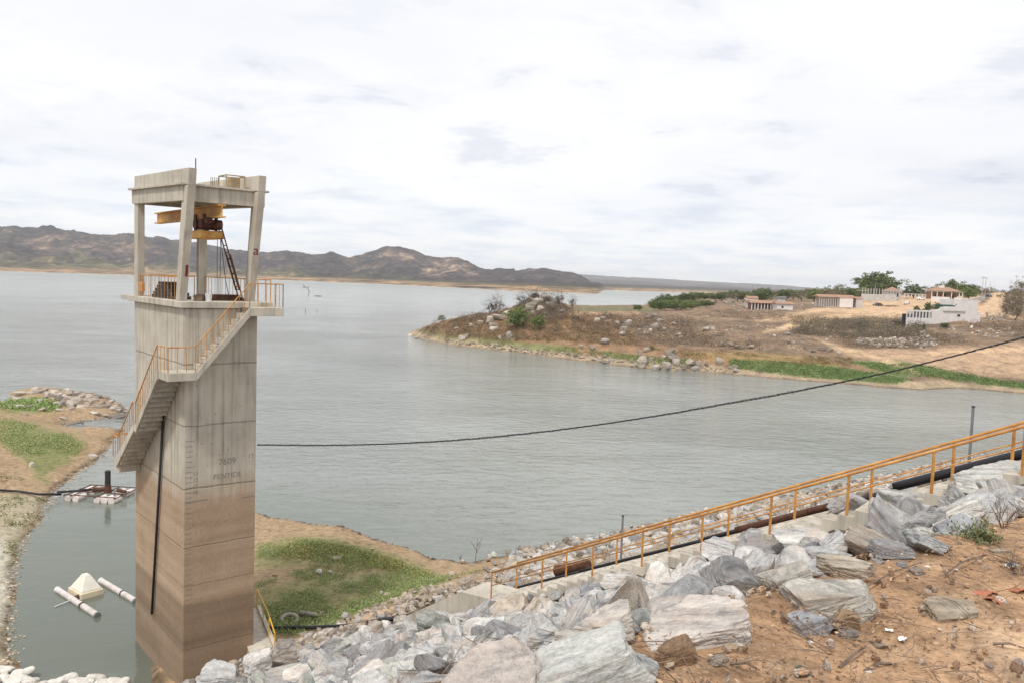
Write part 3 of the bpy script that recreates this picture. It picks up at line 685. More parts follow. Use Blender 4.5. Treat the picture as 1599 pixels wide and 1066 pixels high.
for k in range(3): MB().box(-.7, .8, -.3 + .25 * k, -.12 + .25 * k, .123, .24).build('rail', RUST, st)
MB().tube([(0, 0, 0), (0, 0, .3)], .11, 12, .14).build('bucket', WHT, loc=tw(1.05, .4, 15.802), smooth=False)
bk = bpy.data.objects['bucket']; hb_ = MB().tube([(-.14, 0, .3), (-.1, 0, .4), (0, 0, .44), (.1, 0, .4), (.14, 0, .3)], .008, 5).build('handle', GREY, bk)
tag(bk, 'small white bucket on the platform beside the near column', 'bucket')
wb = MB().box(-.17, .17, -.15, .15, 0, .25).build('wooden_box', WOOD, loc=tw(.72, .5, 15.802)); tag(wb, 'small brown box between the near column and the white bucket', 'box')

# ------------------------------------------------------------------ long stair down the dam with handrails
SA = at(1455, 766, 20.0); SB = at(846, 916, 27.5)
sv = Vector((SB.x - SA.x, SB.y - SA.y, 0)).normalized(); sk = (SA.z - SB.z) / Vector((SB.x - SA.x, SB.y - SA.y, 0)).length
sa = Vector((-sv.y, sv.x, 0));
if sa.y < 0: sa = -sa            # points away from the camera
STOP = SA - sv * 6.4 + Vector((0, 0, sk * 6.4)); SLEN = (SB - SA).xy.length + 6.4 + 2.3
def stp(t_, off=0.0): return STOP + sv * t_ + sa * off - Vector((0, 0, sk * t_))
NS = int(SLEN / .41); SW = 1.5
ds = empty('dam_stair', STOP); tag(ds, 'long concrete stair running down the dam through the boulders', 'stair')
rel = lambda p: tuple(Vector(p) - STOP)
flight('steps', (0, 0, 0), rel(stp(NS * .41)), tuple(sa * SW), NS, 1.1, ds)
end = stp(NS * .41)
pv = [Vector(rel(end)), Vector(rel(end)) + sv * 1.5 + Vector((0, 0, -.12)), Vector(rel(end)) + sv * 4.5 + Vector((0, 0, -1.95))]
g = MB()
for i in range(2):
    a_, b_ = pv[i], pv[i + 1]; dn = Vector((0, 0, -1.2)); W_ = sa * SW
    g.hexa([a_ + dn, b_ + dn, b_ + W_ + dn, a_ + W_ + dn], [a_, b_, b_ + W_, a_ + W_])
g.build('apron', CON, ds)
cw = MB(); a_, b_ = Vector(rel(stp(0, SW + .003))), Vector(rel(stp(NS * .41, SW + .003)))
cw.hexa([a_ + Vector((0, 0, -.6)), b_ + Vector((0, 0, -.6)), b_ + sa * .14 + Vector((0, 0, -.6)), a_ + sa * .14 + Vector((0, 0, -.6))],
        [a_ + Vector((0, 0, -.02)), b_ + Vector((0, 0, -.02)), b_ + sa * .14 + Vector((0, 0, -.02)), a_ + sa * .14 + Vector((0, 0, -.02))])
cw.build('side_kerb', CON, ds)
def tx(px_, off):    # distance along the stair whose post stands at column px_
    best = min((abs(proj([stp(t_, off)])[0][0] - px_), t_) for t_ in np.arange(-2, SLEN + 2, .02)); return best[1]
near_posts = [767, 846, 925, 1002, 1095, 1202, 1323, 1455, 1597]; far_posts = [806, 884, 962, 1045, 1136, 1240, 1359, 1487]
for nm, off, posts, lab in (('handrail', .06, near_posts, 'yellow handrail on the near side of the long dam stair'), ('handrail', SW - .06, far_posts, 'yellow handrail on the far side of the long dam stair')):
    ts = [tx(p, off) for p in posts]; tt = [min(ts[-1] - 2.6, -1.0)] + ts[::-1]
    hr = empty(nm, stp(ts[-1], off)); tag(hr, lab, 'handrail', 'handrails of the dam stair'); hl = lambda p: Vector(p) - hr.location
    for t_ in ts + [ts[-1] - 1.3, ts[-1] - 2.6]:
        b0 = hl(stp(t_, off)); MB().box(b0.x - .028, b0.x + .028, b0.y - .028, b0.y + .028, b0.z - .35, b0.z + .98).build('post', YEL, hr)
    A_, B_ = hl(stp(ts[-1] - 2.6, off)), hl(stp(max(ts), off))
    MB().tube([A_ + Vector((0, 0, 1.0)), B_ + Vector((0, 0, 1.0))], .038, 10).build('top_rail', YEL, hr, smooth=True)
    MB().tube([A_ + Vector((0, 0, .52)), B_ + Vector((0, 0, .52))], .018, 8).build('middle_rail', YEL, hr, smooth=True)

# small stair beside the tower foot
q1 = at(429, 1018, 32.6); q2 = at(401, 948, 37.6)
tv = Vector((q2.x - q1.x, q2.y - q1.y, 0)); lv = Vector((-tv.y, tv.x, 0)).normalized() * .95
fs = empty('tower_stair', q1); tag(fs, 'short concrete stair at the tower foot with a crooked yellow rail', 'stair')
flight('steps', (0, 0, 0), q2 - q1, tuple(lv), 12, .4, fs)
g = MB(); o_ = lv.normalized() * -.16
g.prism([(0, 0, .12), tuple(q2 - q1 + Vector((0, 0, .12))), tuple(q2 - q1 + Vector((0, 0, -.4))), (0, 0, -.5)], tuple(o_)).build('side_kerb', CON, fs)
g = MB(); r1, r2 = Vector((.0, 0, 0)), q2 - q1
g.tube([r1 + Vector((0, 0, .1)), r1 + Vector((0, .0, .78)), r1.lerp(r2, .45) + Vector((.06, 0, .86)), r2 + Vector((0, 0, .9))], .03, 7)
for f_ in (.0, .3, .62, .98): g.tube([r1.lerp(r2, f_), r1.lerp(r2, f_) + Vector((0, 0, .82))], .025, 6)
g.build('railing', mat('bright_yellow_paint', (.75, .42, .04), .5, var=.2), fs)

# ------------------------------------------------------------------ pipeline along the stair and down to the tower
def gz_(p, dz=0.0): return Vector((p.x, p.y, H1(p.x, p.y) + dz))
pl_ = empty('pipeline', stp(8, SW + .9)); tag(pl_, 'dark pipeline running along the far side of the dam stair to the tower foot', 'pipeline')
def pw(p): return tuple(Vector(p) - pl_.location)
def pipe_sec(t0, t1, r, mt, lab=None, off=SW + .75, lift=.05):
    n = 8; pts = []
    for k in range(n + 1):
        p = stp(t0 + (t1 - t0) * k / n, off); pts.append(pw(p + Vector((0, 0, lift))))
    o = MB().tube(pts, r, 14).build('pipe_section', mt, pl_, smooth=False); o.data.shade_smooth()
    if lab: o['label'] = lab
T_ = lambda px_: tx(px_, SW + .75)
pipe_sec(T_(1640), T_(1395), .125, BLKP, 'black upper pipe section', lift=.12)
pipe_sec(T_(1300), T_(1262), .12, RUST, 'rusty brown pipe section', lift=.02); pipe_sec(T_(1395) - .1, T_(1305), .11, DARK, lift=-.02)
pipe_sec(T_(1262), T_(1150), .13, RUST, 'rusty brown pipe section', lift=0)
pipe_sec(T_(1150), T_(1100), .07, BLKP, lift=0); pipe_sec(T_(1100), T_(905), .06, BLKP, lift=-.03); pipe_sec(T_(905), T_(770), .06, BLKP, lift=-.05)
pts = [stp(T_(770), SW + .75) + Vector((0, 0, -.05))] + [gz_(hit(a_, b_), .12) for a_, b_ in ((735, 936), (700, 948), (655, 963), (600, 972), (540, 981), (480, 984), (432, 984), (400, 981))]
MB().tube([pw(p) for p in pts], .09, 12).build('pipe_section', BLKP, pl_, smooth=True)
g = MB(); c0 = stp(T_(905), SW + 1.3) + Vector((0, 0, .1)); c1 = stp(T_(855), SW + 1.3) + Vector((0, 0, .15))
o = MB().tube([(0, 0, 0), c1 - c0], .2, 16).build('pipe_segment', RUST, loc=c0, smooth=False); tag(o, 'short thick rusty pipe segment lying behind the lower handrail', 'pipe')
for px_, top, bot, lab in ((970, 782, 850, 'plain grey steel post standing behind the middle of the handrail'), (1513, 642, 741, 'tall grey steel post standing by the black pipe on the right')):
    t_ = tx(px_, SW + 1.5); b0 = stp(t_, SW + 1.5); hh = (bot - top) / F * b0.y
    gp = empty('metal_post', b0); tag(gp, lab, 'post', 'grey posts by the pipeline')
    MB().tube([(0, 0, -.5), (0, 0, hh)], .038, 8).build('pole', GREY, gp); MB().tube([(0, 0, hh), (0, 0, hh + .03)], .05, 8).build('cap', DARK, gp)

# ------------------------------------------------------------------ twisted power cable
C0 = np.array(tw(TW + .0, .35, 0)[:2]); C1 = np.array((26.0, 20.0))
def cabY(px_, py_):
    r_ = ray(px_, py_).x; d_ = C1 - C0; t_ = (r_ * C0[1] - C0[0]) / (d_[0] - r_ * d_[1]); return C0[1] + d_[1] * t_
cp = [(402, 694), (500, 695), (600, 693), (690, 688.5), (760, 683), (860, 672.5), (950, 660.5), (1050, 645), (1150, 627), (1220, 615), (1290, 601), (1350, 589), (1400, 578), (1450, 565.5), (1500, 553), (1599, 527), (1700, 500), (1850, 455)]
cpts = [at(a_, b_, cabY(a_, b_)) for a_, b_ in cp]
def dense(pts, n):
    P = np.array([tuple(p) for p in pts]); s_ = np.concatenate([[0], np.cumsum(np.linalg.norm(np.diff(P, axis=0), axis=1))]); q = np.linspace(0, s_[-1], n)
    k = np.ones(9) / 9; Q = np.stack([np.interp(q, s_, P[:, i]) for i in range(3)], 1)
    for _ in range(3):
        for i in range(3): Q[4:-4, i] = np.convolve(Q[:, i], k, 'valid')
    return Q
Q = dense(cpts, 420); cab = empty('power_cable', tuple(Q[0])); tag(cab, 'twisted black power cable sagging from the tower side across the water to the right', 'cable')
tang = np.gradient(Q, axis=0); tang /= np.linalg.norm(tang, axis=1)[:, None]; sd_ = np.cross(tang, [0, 0, 1.]); sd_ /= np.linalg.norm(sd_, axis=1)[:, None]; up_ = np.cross(sd_, tang)
for k in range(3):
    a_ = np.arange(420) * .55 + k * 2.09; loose = .016 + .010 * (np.sin(np.arange(420) * .05 + k) > .3)
    P = Q + sd_ * (np.cos(a_) * loose)[:, None] + up_ * (np.sin(a_) * loose)[:, None] - Q[0]
    MB().tube([tuple(p) for p in P], .0125, 6).build('strand', BLKP, cab, smooth=True)
pole = empty('power_pole', (C1[0] + .3, C1[1] - .1, 15.0)); tag(pole, 'concrete power pole on the dam crest out of frame where the cable ends', 'power pole')
MB().tube([(0, 0, 0), (0, 0, 5)], .14, 10, .09).build('pole', CON, pole)

# ------------------------------------------------------------------ pump raft and floating intake
PINK = mat('sun_bleached_drum', (.80, .75, .71), .5, var=.35, vscale=2.5, dark=(.62, .50, .45))
rc = atz(155, 776, .0); raft = empty('pump_raft', (rc.x, rc.y, 0), R(-6)); tag(raft, 'pump raft of pale drums with a rusty upright motor near the left bank', 'raft')
k_ = rc.y / F      # metres per pixel across the view
for px_ in (-34, -21, 14, 26, 38):
    MB().tube([(px_ * k_, -1.35, .12), (px_ * k_, -.3, .12)], .235, 14).build('drum', PINK, raft, smooth=False)
for px_ in (-36, -24, 19, 33):
    MB().tube([(px_ * k_, .75, .12), (px_ * k_, 1.75, .12)], .235, 14).build('drum', PINK, raft, smooth=False)
g = MB()
for y in (-1.15, -.1, .6, 1.8): g.tube([(-42 * k_, y, .40), (45 * k_, y, .40)], .035, 6)
for x in (-40, -29, 10, 43): g.tube([(x * k_, -1.4, .37), (x * k_, 1.9, .37)], .035, 6)
g.build('frame', RUST, raft)
MB().tube([(9 * k_, .4, .4), (9 * k_, .4, 1.0), (9 * k_, .4, 1.02), (9 * k_, .4, 1.95)], .2, 12).build('motor', DARK, raft)
g = MB(); g.tube([(9 * k_, .4, .3), (9 * k_, .4, .9)], .3, 12, .2); g.tube([(9 * k_, .4, .55), (-14 * k_, .25, .5)], .17, 10); g.tube([(25 * k_, .5, .5), (42 * k_, .2, .5)], .15, 10, .1)
g.build('pump', RUST, raft)
MB().tube([(2 * k_, .7, .9), (-1 * k_, .9, 1.1), (-3 * k_, .9, .9)], .03, 6).build('valve', DARK, raft)
hp = [tuple(v) for v in (rc + Vector((-14 * k_, .3, .5)), rc + Vector((-40 * k_, .0, .42)), rc + Vector((-62 * k_, -.4, .40)), atz(95, 771, .35), atz(60, 771, .6), gz_(hit(30, 770), .15), gz_(hit(0, 769), .15), gz_(hit(-60, 772), .15))]
o = MB().tube(hp, .085, 8).build('hose', BLKP, smooth=True); tag(o, 'black discharge hose running from the pump raft onto the left bank', 'hose')
fc = atz(134, 925, 0); fl = empty('floating_intake', (fc.x, fc.y, 0), R(-38)); tag(fl, 'cream pyramid shaped pump float moored in the calm water left of the tower', 'pump float')
CRM = mat('cream_fibreglass', (.70, .61, .44), .45, var=.2, vscale=2, dark=(.60, .50, .36))
k_ = fc.y / F
def frus(a, b, z0, z1, c=None): return [(-a, -b, z0), (a, -b, z0), (a, b, z0), (-a, b, z0)]
MB().hexa(frus(.78, .62, -.1, 0), frus(.74, .58, .3, 0)).build('base', CRM, fl, bevel=.05)
MB().hexa(frus(.66, .52, .302, 0), frus(.18, .14, 1.02, 0)).build('hood', mat('pale_hood', (.78, .74, .64), .45, var=.12, vscale=3), fl, bevel=.03)
g = MB()
for k in range(5):
    z = .42 + .1 * k; hw_ = .50 - .062 * k; x_ = -.655 + .48 * (z - .3) / .72; g.box(x_ - .03, x_ + .02, -hw_ * .6, hw_ * .35, z, z + .03)
g.build('louvre', CRM, fl)
MB().tube([(.5, -.6, .1), (.62, -.95, .08)], .13, 10).build('motor', RUST, fl); MB().tube([(.62, -.95, .1), (.8, -1.9, .03)], .025, 6).build('rod', WHT, fl)
PIPW = mat('pale_pvc', (.66, .60, .57), .5, var=.3, vscale=2)
for (a_, b_), (c_, d_), lab in (((90, 920), (152, 960), 'pale floating pontoon pipe in front of the cream pump float'), ((158, 906), (212, 938), 'pale floating pontoon pipe between the cream pump float and the tower')):
    p_, q_ = atz(a_, b_, .08), atz(c_, d_, .08); v_ = q_ - p_
    o = empty('pontoon_pipe', p_); tag(o, lab, 'pipe float', 'pontoon pipes of the pump float')
    MB().tube([(0, 0, 0), v_], .15, 14).build('tube', PIPW, o, smooth=False)
    MB().tube([-v_.normalized() * .05, v_.normalized() * .12], .165, 14).build('end_cap', WHT, o); MB().tube([v_ * .62, v_ * .65], .162, 14).build('clamp', DARK, o); MB().tube([v_ - v_.normalized() * .06, v_ + v_.normalized() * .05], .165, 14).build('end_cap', GREY, o)

# ------------------------------------------------------------------ sacks at the water's edge, bottom left
def sack_mesh(seed):
    bm = bmesh.new(); bmesh.ops.create_icosphere(bm, subdivisions=4, radius=1); V = np.array([v.co for v in bm.verts])
    n = fbm(V * 1.3 + seed, 4, seed); n2 = 1 - np.abs(fbm(V * 2.4 + seed * 2, 3, seed + 3)) * 2
    sgn = np.sign(V); V2 = sgn * np.abs(V) ** .72 * np.array([.42, .27, .17]); V2 *= (1 + .22 * n + .06 * n2)[:, None]
    for v, c in zip(bm.verts, V2): v.co = c
    me = bpy.data.meshes.new('sack'); bm.to_mesh(me); bm.free(); me.shade_smooth(); return me
SK_W = mat('woven_white_sack', (.74, .72, .67), .7, var=.35, vscale=4, dark=(.56, .52, .46), bump=.6, bscale=9)
SK_B = mat('sack_with_blue_print', (.70, .68, .62), .7, var=.9, vscale=3.2, dark=(.10, .33, .62), bump=.6, bscale=9)
sm_ = [sack_mesh(s) for s in (3, 8, 13)]; sacks = []
row = [(-20, 1043), (2, 1040), (14, 1038), (26, 1047), (38, 1044), (8, 1052), (22, 1058), (36, 1056), (50, 1058), (64, 1064), (78, 1062), (88, 1060), (98, 1057), (108, 1052), (118, 1059), (128, 1060), (138, 1056), (150, 1052), (160, 1060), (170, 1060), (182, 1060), (192, 1061), (-6, 1056), (-18, 1062), (104, 1066), (148, 1066), (8, 1068), (56, 1070), (84, 1071), (128, 1072), (172, 1071), (198, 1070)]
for k, (a_, b_) in enumerate(row):
    p_ = atz(a_, b_ + 3, .35); blue = k in (7, 8, 13, 15, 20, 21, 6)
    me = sm_[k % 3] if not blue else sm_[k % 3].copy(); me.name = 'sack'
    o = link('sack', me, SK_B if blue else SK_W, None, p_ + Vector((0, 0, -.08))); o.rotation_euler = (random.uniform(-.3, .3), random.uniform(-.3, .3), random.uniform(0, 3)); s_ = random.uniform(.62, .95); o.scale = (s_, s_, s_)
    wh = ('at its left end on the bank', 'the left end') if a_ < 60 else (('in its middle', 'the middle') if a_ < 140 else ('at its right end near the tower', 'the right end'))
    tag(o, ('white sack with blue print' if blue else 'lumpy off white sack') + ' in the sack wall, ' + wh[0], 'sack', ('blue printed' if blue else 'plain') + ' sacks of ' + wh[1])
g_ = hit(30, 1075)
# ------------------------------------------------------------------ rocks
def rock_mat(name, c0, c1, c2, rust=.5, streak=9.0, moss=False):
    m = bpy.data.materials.new(name); m.use_nodes = True; t = m.node_tree; b = t.nodes['Principled BSDF']
    b.inputs['Roughness'].default_value = .85; b.inputs['Specular IOR Level'].default_value = .25
    a = N(t, 'ShaderNodeAttribute', attribute_name='lc'); oi = N(t, 'ShaderNodeObjectInfo'); g = N(t, 'ShaderNodeNewGeometry')
    tint = N(t, 'ShaderNodeAttribute', attribute_name='tint')
    rnd = M(t, 'FRACT', M(t, 'ADD', oi.outputs['Random'], g.outputs['Random Per Island']))
    off = N(t, 'ShaderNodeCombineXYZ')
    for i, k in enumerate((37.0, 91.0, 53.0)): L(t, M(t, 'MULTIPLY', rnd, k), off.inputs[i])
    va = N(t, 'ShaderNodeVectorMath', operation='ADD'); L(t, a.outputs['Vector'], va.inputs[0]); L(t, off.outputs[0], va.inputs[1]); V = va.outputs[0]
    big = noise(t, V, 1.1, 5, .6); med = noise(t, V, 4.5, 6, .65); fine = noise(t, V, 22, 5, .7)
    # foliation: bands along one direction, folded
    mp = N(t, 'ShaderNodeMapping'); L(t, V, mp.inputs['Vector']); mp.inputs['Rotation'].default_value = (.5, .7, .3); mp.inputs['Scale'].default_value = (.35, .5, streak)
    band = noise(t, mp.outputs[0], .9, 6, .68, 1.2)
    col = ramp(t, band, [(.30, c0), (.44, c1), (.55, tuple(.5 * (x + y) for x, y in zip(c1, c2))), (.66, c2)])
    col = mixc(t, 1.0, col, ramp(t, med, [(.28, (.62, .62, .64)), (.48, (1, 1, 1)), (.7, (1.18, 1.17, 1.15))]), 'MULTIPLY')
    col = mixc(t, 1.0, col, ramp(t, fine, [(.3, (.72, .72, .73)), (.5, (1, 1, 1)), (.7, (1.15, 1.15, 1.15))]), 'MULTIPLY')
    rm = ramp(t, big, [(.50, (0, 0, 0)), (.68, (1, 1, 1))])
    col = mixc(t, M(t, 'MULTIPLY', rm, rust), col, mixc(t, med, (.30, .18, .10), (.50, .36, .26)))
    val = ramp(t, rnd, [(0, (.55, .55, .57)), (.25, (.82, .82, .83)), (.6, (1.0, .99, .98)), (1, (1.22, 1.20, 1.17))])
    col = mixc(t, 1.0, col, val, 'MULTIPLY')
    col = mixc(t, 1.0, col, oi.outputs['Color'], 'MULTIPLY'); col = mixc(t, 1.0, col, tint.outputs['Color'], 'MULTIPLY')
    L(t, col, b.inputs['Base Color'])
    bp = N(t, 'ShaderNodeBump'); bp.inputs['Strength'].default_value = .75; bp.inputs['Distance'].default_value = .03
    L(t, M(t, 'ADD', M(t, 'MULTIPLY', band, .8), M(t, 'ADD', M(t, 'MULTIPLY', med, .8), M(t, 'MULTIPLY', fine, .35))), bp.inputs['Height']); L(t, bp.outputs[0], b.inputs['Normal'])
    return m
GNEISS = rock_mat('grey_gneiss', (.165, .168, .175), (.375, .373, .37), (.60, .59, .57), .35, 6.0)
GRAN = rock_mat('brown_granite', (.16, .142, .122), (.30, .272, .235), (.46, .43, .39), .25, 2.0)
_ico = {}
def ico(l):
    if l not in _ico:
        bm = bmesh.new(); bmesh.ops.create_icosphere(bm, subdivisions=l, radius=1)
        _ico[l] = (np.array([v.co[:] for v in bm.verts]), np.array([[v.index for v in f.verts] for f in bm.faces])); bm.free()
    return _ico[l]
def rock_shape(l, seed, sharp=9.0, rough=1.0, rounded=0.0):
    """polyhedral boulder: soft minimum over random cutting planes, then broken by noise"""
    D, Fq = ico(l); r_ = np.random.default_rng(seed); n = r_.integers(4, 9)
    Nn = r_.normal(size=(n, 3)); Nn /= np.linalg.norm(Nn, axis=1)[:, None]
    ax = np.array([[1, 0, 0], [-1, 0, 0], [0, 1, 0], [0, -1, 0], [0, 0, 1], [0, 0, -1]]) + r_.normal(size=(6, 3)) * .22
    Nn = np.concatenate([Nn, ax / np.linalg.norm(ax, axis=1)[:, None]]); dd = np.concatenate([r_.uniform(.68, 1.05, n), r_.uniform(.66, .95, 6)])
    dot = D @ Nn.T; q = np.where(dot > .05, dd[None] / np.maximum(dot, .05), 9.0)
    p = 70.0 * (1 - rounded) + 5 * rounded
    rad = (np.sum(q ** -p, axis=1)) ** (-1 / p); rad = np.minimum(rad, 1.35)
    P = D * rad[:, None]
    nn = fbm(P * 1.7 + seed, 4, seed % 97, .55); lay_ = P @ np.array([.3, .25, .92]); st_ = np.sin(lay_ * 17 + 3 * fbm(P * 1.2, 3, seed % 89)) * .012
    ch = np.round(fbm(P * 2.3 + 5, 3, seed % 83) * 5) / 5 * .05
    f_ = lay_ * 5.5 + 1.6 * fbm(P * 1.1 + 3, 3, seed % 67); saw = (f_ - np.floor(f_)) ** 2
    P = P * (1 + rough * (-.024 * saw * (l > 2) + .10 * nn + st_ + ch * 1.2 + (.03 * fbm(P * 7, 3, seed % 71) if l > 3 else 0)))[:, None]
    return P, Fq
def rock_me(l, seed, **k):
    P, Fq = rock_shape(l, seed, **k); me = npmesh('boulder', P, Fq, False); vvec(me, P * .8, 'lc'); vcol(me, np.ones((len(P), 3)), 'tint'); return me
VAR4 = [rock_me(4, 100 + i) for i in range(16)]; VAR3 = [rock_me(3, 300 + i) for i in range(14)]
VARR = [rock_me(3, 400 + i, rounded=.75) for i in range(8)]
TINTS = [((1, 1, 1.0), 6), ((1.06, 1.04, 1.0), 4), ((1.09, 1.0, .95), 1), ((.86, .85, .83), 2), ((.92, .82, .70), .4), ((.92, .95, .88), 1)]
def pick_tint(r_):
    w_ = np.array([t[1] for t in TINTS], float); return TINTS[r_.choice(len(TINTS), p=w_ / w_.sum())][0]
def put_rock(me, loc, rad, eul, scale, m, tint, label, group=None, cat='boulder'):
    o = link('boulder', me, None, None, loc); 
    if len(me.materials) == 0: me.materials.append(m)
    elif me.materials[0] != m: o.material_slots[0].link = 'OBJECT'; o.material_slots[0].material = m
    o.rotation_euler = eul; o.scale = tuple(rad * s for s in scale); o.color = (*tint, 1)
    tag(o, label, cat, group); return o
GR = 'loose boulders of the dam slope'
heroes = [  # centre column, row, width, height in pixels, lean in degrees, tint, seed, label
    (1072, 976, 208, 70, 7, (1.22, 1.12, 1.04), 1, 'long whitish pink slab lying where the soil meets the boulders'),
    (993, 950, 112, 54, 10, (1.08, 1.0, .94), 2, 'pinkish grey flat topped slab just behind the long whitish slab'),
    (945, 981, 96, 62, 14, (1.14, 1.06, .98), 3, 'pink and grey block left of the long whitish slab'),
    (908, 1062, 205, 112, 12, (.98, 1.0, .97), 4, 'largest grey striped boulder cut by the bottom edge of the photo'),
    (768, 1068, 165, 100, 6, (1.10, 1.0, .93), 5, 'broad pinkish tan boulder at the bottom edge left of the striped one'),
    (1052, 1019, 72, 46, 22, (.78, .52, .32), 6, 'rounded rusty brown stone below the long whitish slab'),
    (1000, 1050, 50, 52, -20, (.95, .98, 1.0), 7, 'upright grey stone between the striped boulder and the brown stone'),
    (852, 1000, 88, 58, 25, (1.04, 1.04, 1.03), 8, 'pale veined boulder behind the striped boulder'),
    (893, 1010, 56, 44, 0, (1.1, 1.05, .97), 9, 'cream stone wedged above the striped boulder'),
    (1302, 935, 140, 66, 15, (.98, .95, .86), 10, 'big wedge shaped grey boulder resting on the soil edge'),
    (1263, 976, 72, 34, 18, (.80, .84, .90), 11, 'small blue grey slab in front of the wedge shaped boulder'),
    (1320, 970, 58, 36, -12, (.98, .70, .42), 12, 'ochre stone leaning at the right foot of the wedge shaped boulder'),
    (1324, 990, 34, 16, 0, (.9, .92, .92), 31, 'small pale grey stone below the ochre stone'),
    (1483, 955, 92, 36, 0, (.88, .76, .60), 13, 'smooth beige stone half buried in the soil'),
    (1318, 886, 92, 36, -8, (.92, .82, .68), 14, 'brownish grey slab behind the wedge shaped boulder'),
    (1392, 860, 62, 26, -6, (1.08, 1.08, 1.06), 15, 'rounded pale grey stone at the soil edge left of the weed'),
    (1450, 851, 68, 36, -18, (.9, .93, .95), 16, 'tilted grey block at the soil edge beside the pale stone'),
    (1450, 810, 108, 56, 12, (.94, .95, .98), 17, 'large smooth grey boulder above the green weed'),
    (1408, 785, 66, 42, -10, (.84, .86, .84), 18, 'dark fronted grey boulder just below the last tall handrail post'),
    (1190, 862, 100, 60, 8, (1.05, 1.03, 1.0), 19, 'pale folded boulder below the middle of the handrail'),
    (1272, 850, 124, 56, 4, (1.06, 1.05, 1.03), 20, 'wide light grey boulder right of the folded boulder'),
    (1188, 900, 60, 32, 0, (.82, .83, .82), 21, 'grey block with a dark overhang in the middle of the rubble'),
    (1335, 792, 78, 42, -25, (.90, .92, .92), 22, 'grey boulder leaning against the near handrail post'),
    (1550, 755, 120, 46, 10, (.95, .96, .94), 23, 'grey veined boulder below the black pipe at the right edge'),
    (1500, 828, 90, 30, 10, (.86, .88, .92), 32, 'long low grey slab ending at the green weed'),
    (445, 1024, 48, 42, 3, (.76, .68, .60), 24, 'square brownish grey block standing beside the small tower stair'),
    (404, 1046, 62, 52, 20, (1.15, 1.13, 1.1), 25, 'white rounded boulder in front of the small tower stair'),
    (446, 1056, 74, 26, 14, (.95, .92, .85), 26, 'long grey slab below the square brownish block'),
    (345, 1058, 64, 38, 0, (1.02, 1.03, 1.03), 27, 'pale boulder at the foot of the tower'),
    (675, 974, 56, 38, 0, (.86, .88, .80), 28, 'greenish grey boulder beside the black pipe'),
    (665, 1004, 44, 38, 10, (.86, .84, .78), 29, 'striped upright stone below the greenish grey boulder'),
    (932, 928, 54, 34, 6, (.96, .99, 1.02), 30, 'blue grey boulder just below the lower concrete steps'),
    (1120, 905, 90, 46, 12, (.95, .96, .97), 33, 'grey boulder above the right end of the long whitish slab'),
    (1230, 905, 80, 34, 16, (.98, .94, .84), 34, 'grey brown slab left of the wedge shaped boulder'),
    (1128, 860, 70, 44, -8, (1, 1, 1.02), 35, 'light grey boulder below the concrete steps and the middle rail posts'),
]
hero_pts = []
for (cx_, cy_, w_, h_, ln, ti, sd_, lb) in heroes:
    b_ = hit(cx_, min(cy_ + h_ * .42, 1120)); Y = min(b_.y + w_ / 2 / F * b_.y * .5, 26)
    c_ = at(cx_, cy_, Y); k_ = Y / F; me = rock_me(5, 700 + sd_); V_ = np.array([v.co for v in me.vertices]); V_ = (V_ - (V_.max(0) + V_.min(0)) / 2) / ((V_.max(0) - V_.min(0)) / 2); me.vertices.foreach_set('co', V_.ravel().astype(np.float32)); me.update()
    rx, rz = w_ / 2 * k_ * 1.0, h_ / 2 * k_ * 1.05; ry = (rx * .62 + rz * .5)
    o = put_rock(me, c_, 1, (random.uniform(-.15, .15), R(-ln - 2), random.uniform(-.3, .3)), (rx, ry, rz), GNEISS, ti, lb, None)
    hero_pts.append((c_.x, c_.y, max(rx, ry), c_.z, rz))
hp_ = np.array(hero_pts)
# scatter over the slope: positions, sizes
r_ = np.random.default_rng(4)
def scatter(sp, umin, umax, smin, smax):
    uu, ss = np.meshgrid(np.arange(umin, umax, sp), np.arange(smin, smax, sp)); n = uu.size
    return uu.ravel() + r_.uniform(-.45, .45, n) * sp, ss.ravel() + r_.uniform(-.45, .45, n) * sp
LST = []
for sp, rmin, rmax, lift, umin, umax, smin, smax in ((1.05, .34, .62, .12, -10, 100, 4.4, 36), (.56, .19, .38, .10, -10, 100, 3.4, 41), (.31, .10, .23, .06, -8, 30, 2.95, 36), (.18, .05, .12, .02, -6, 14, 2.7, 11)):
    u_, s_ = scatter(sp, umin, umax, smin, smax); rad = r_.uniform(0, 1, len(u_)) ** 1.9 * (rmax - rmin) + rmin
    LST.append(np.stack([u_, s_, rad, np.full(len(u_), lift)], 1))
A_ = np.concatenate(LST); x_ = .81 * A_[:, 0] - .59 * A_[:, 1]; y_ = .59 * A_[:, 0] + .81 * A_[:, 1]; rad = A_[:, 2].copy()
zg = H(x_, y_); qx_, qy_, qd = proj(np.stack([x_, y_, zg], 1))
t_ = (x_ - STX[0]) * STV[0] + (y_ - STX[1]) * STV[1]; off_ = -(-(x_ - STX[0]) * STV[1] + (y_ - STX[1]) * STV[0])
inv = np.array(TM.inverted()); tl = (inv @ np.stack([x_, y_, 0 * x_, 0 * x_ + 1]))[:2]
beyond = off_ > 1.2
rad = np.where(beyond & (rad > .42), .42, rad)
keep = (qx_ > -260) & (qx_ < 1860) & (qy_ < 1330) & (qd > 1.2) & (y_ > .8)
keep &= ~((off_ > -rad * .85) & (off_ < 1.66 + rad * .8) & (t_ > -8) & (t_ < SLEN - 6.4 + 1.5 + 3))
keep &= ~((off_ > -1.1) & (off_ < 0) & (rad > .26) & (r_.random(len(x_)) < .75))
keep &= ~((off_ > 1.6) & (off_ < 2.6 + rad) & (t_ > -8) & (t_ < 20) & (rad > .13))
keep &= ~((tl[0] > -.2 - rad) & (tl[0] < TW + .1 + rad) & (tl[1] > -.1 - rad) & (tl[1] < TL + 1))
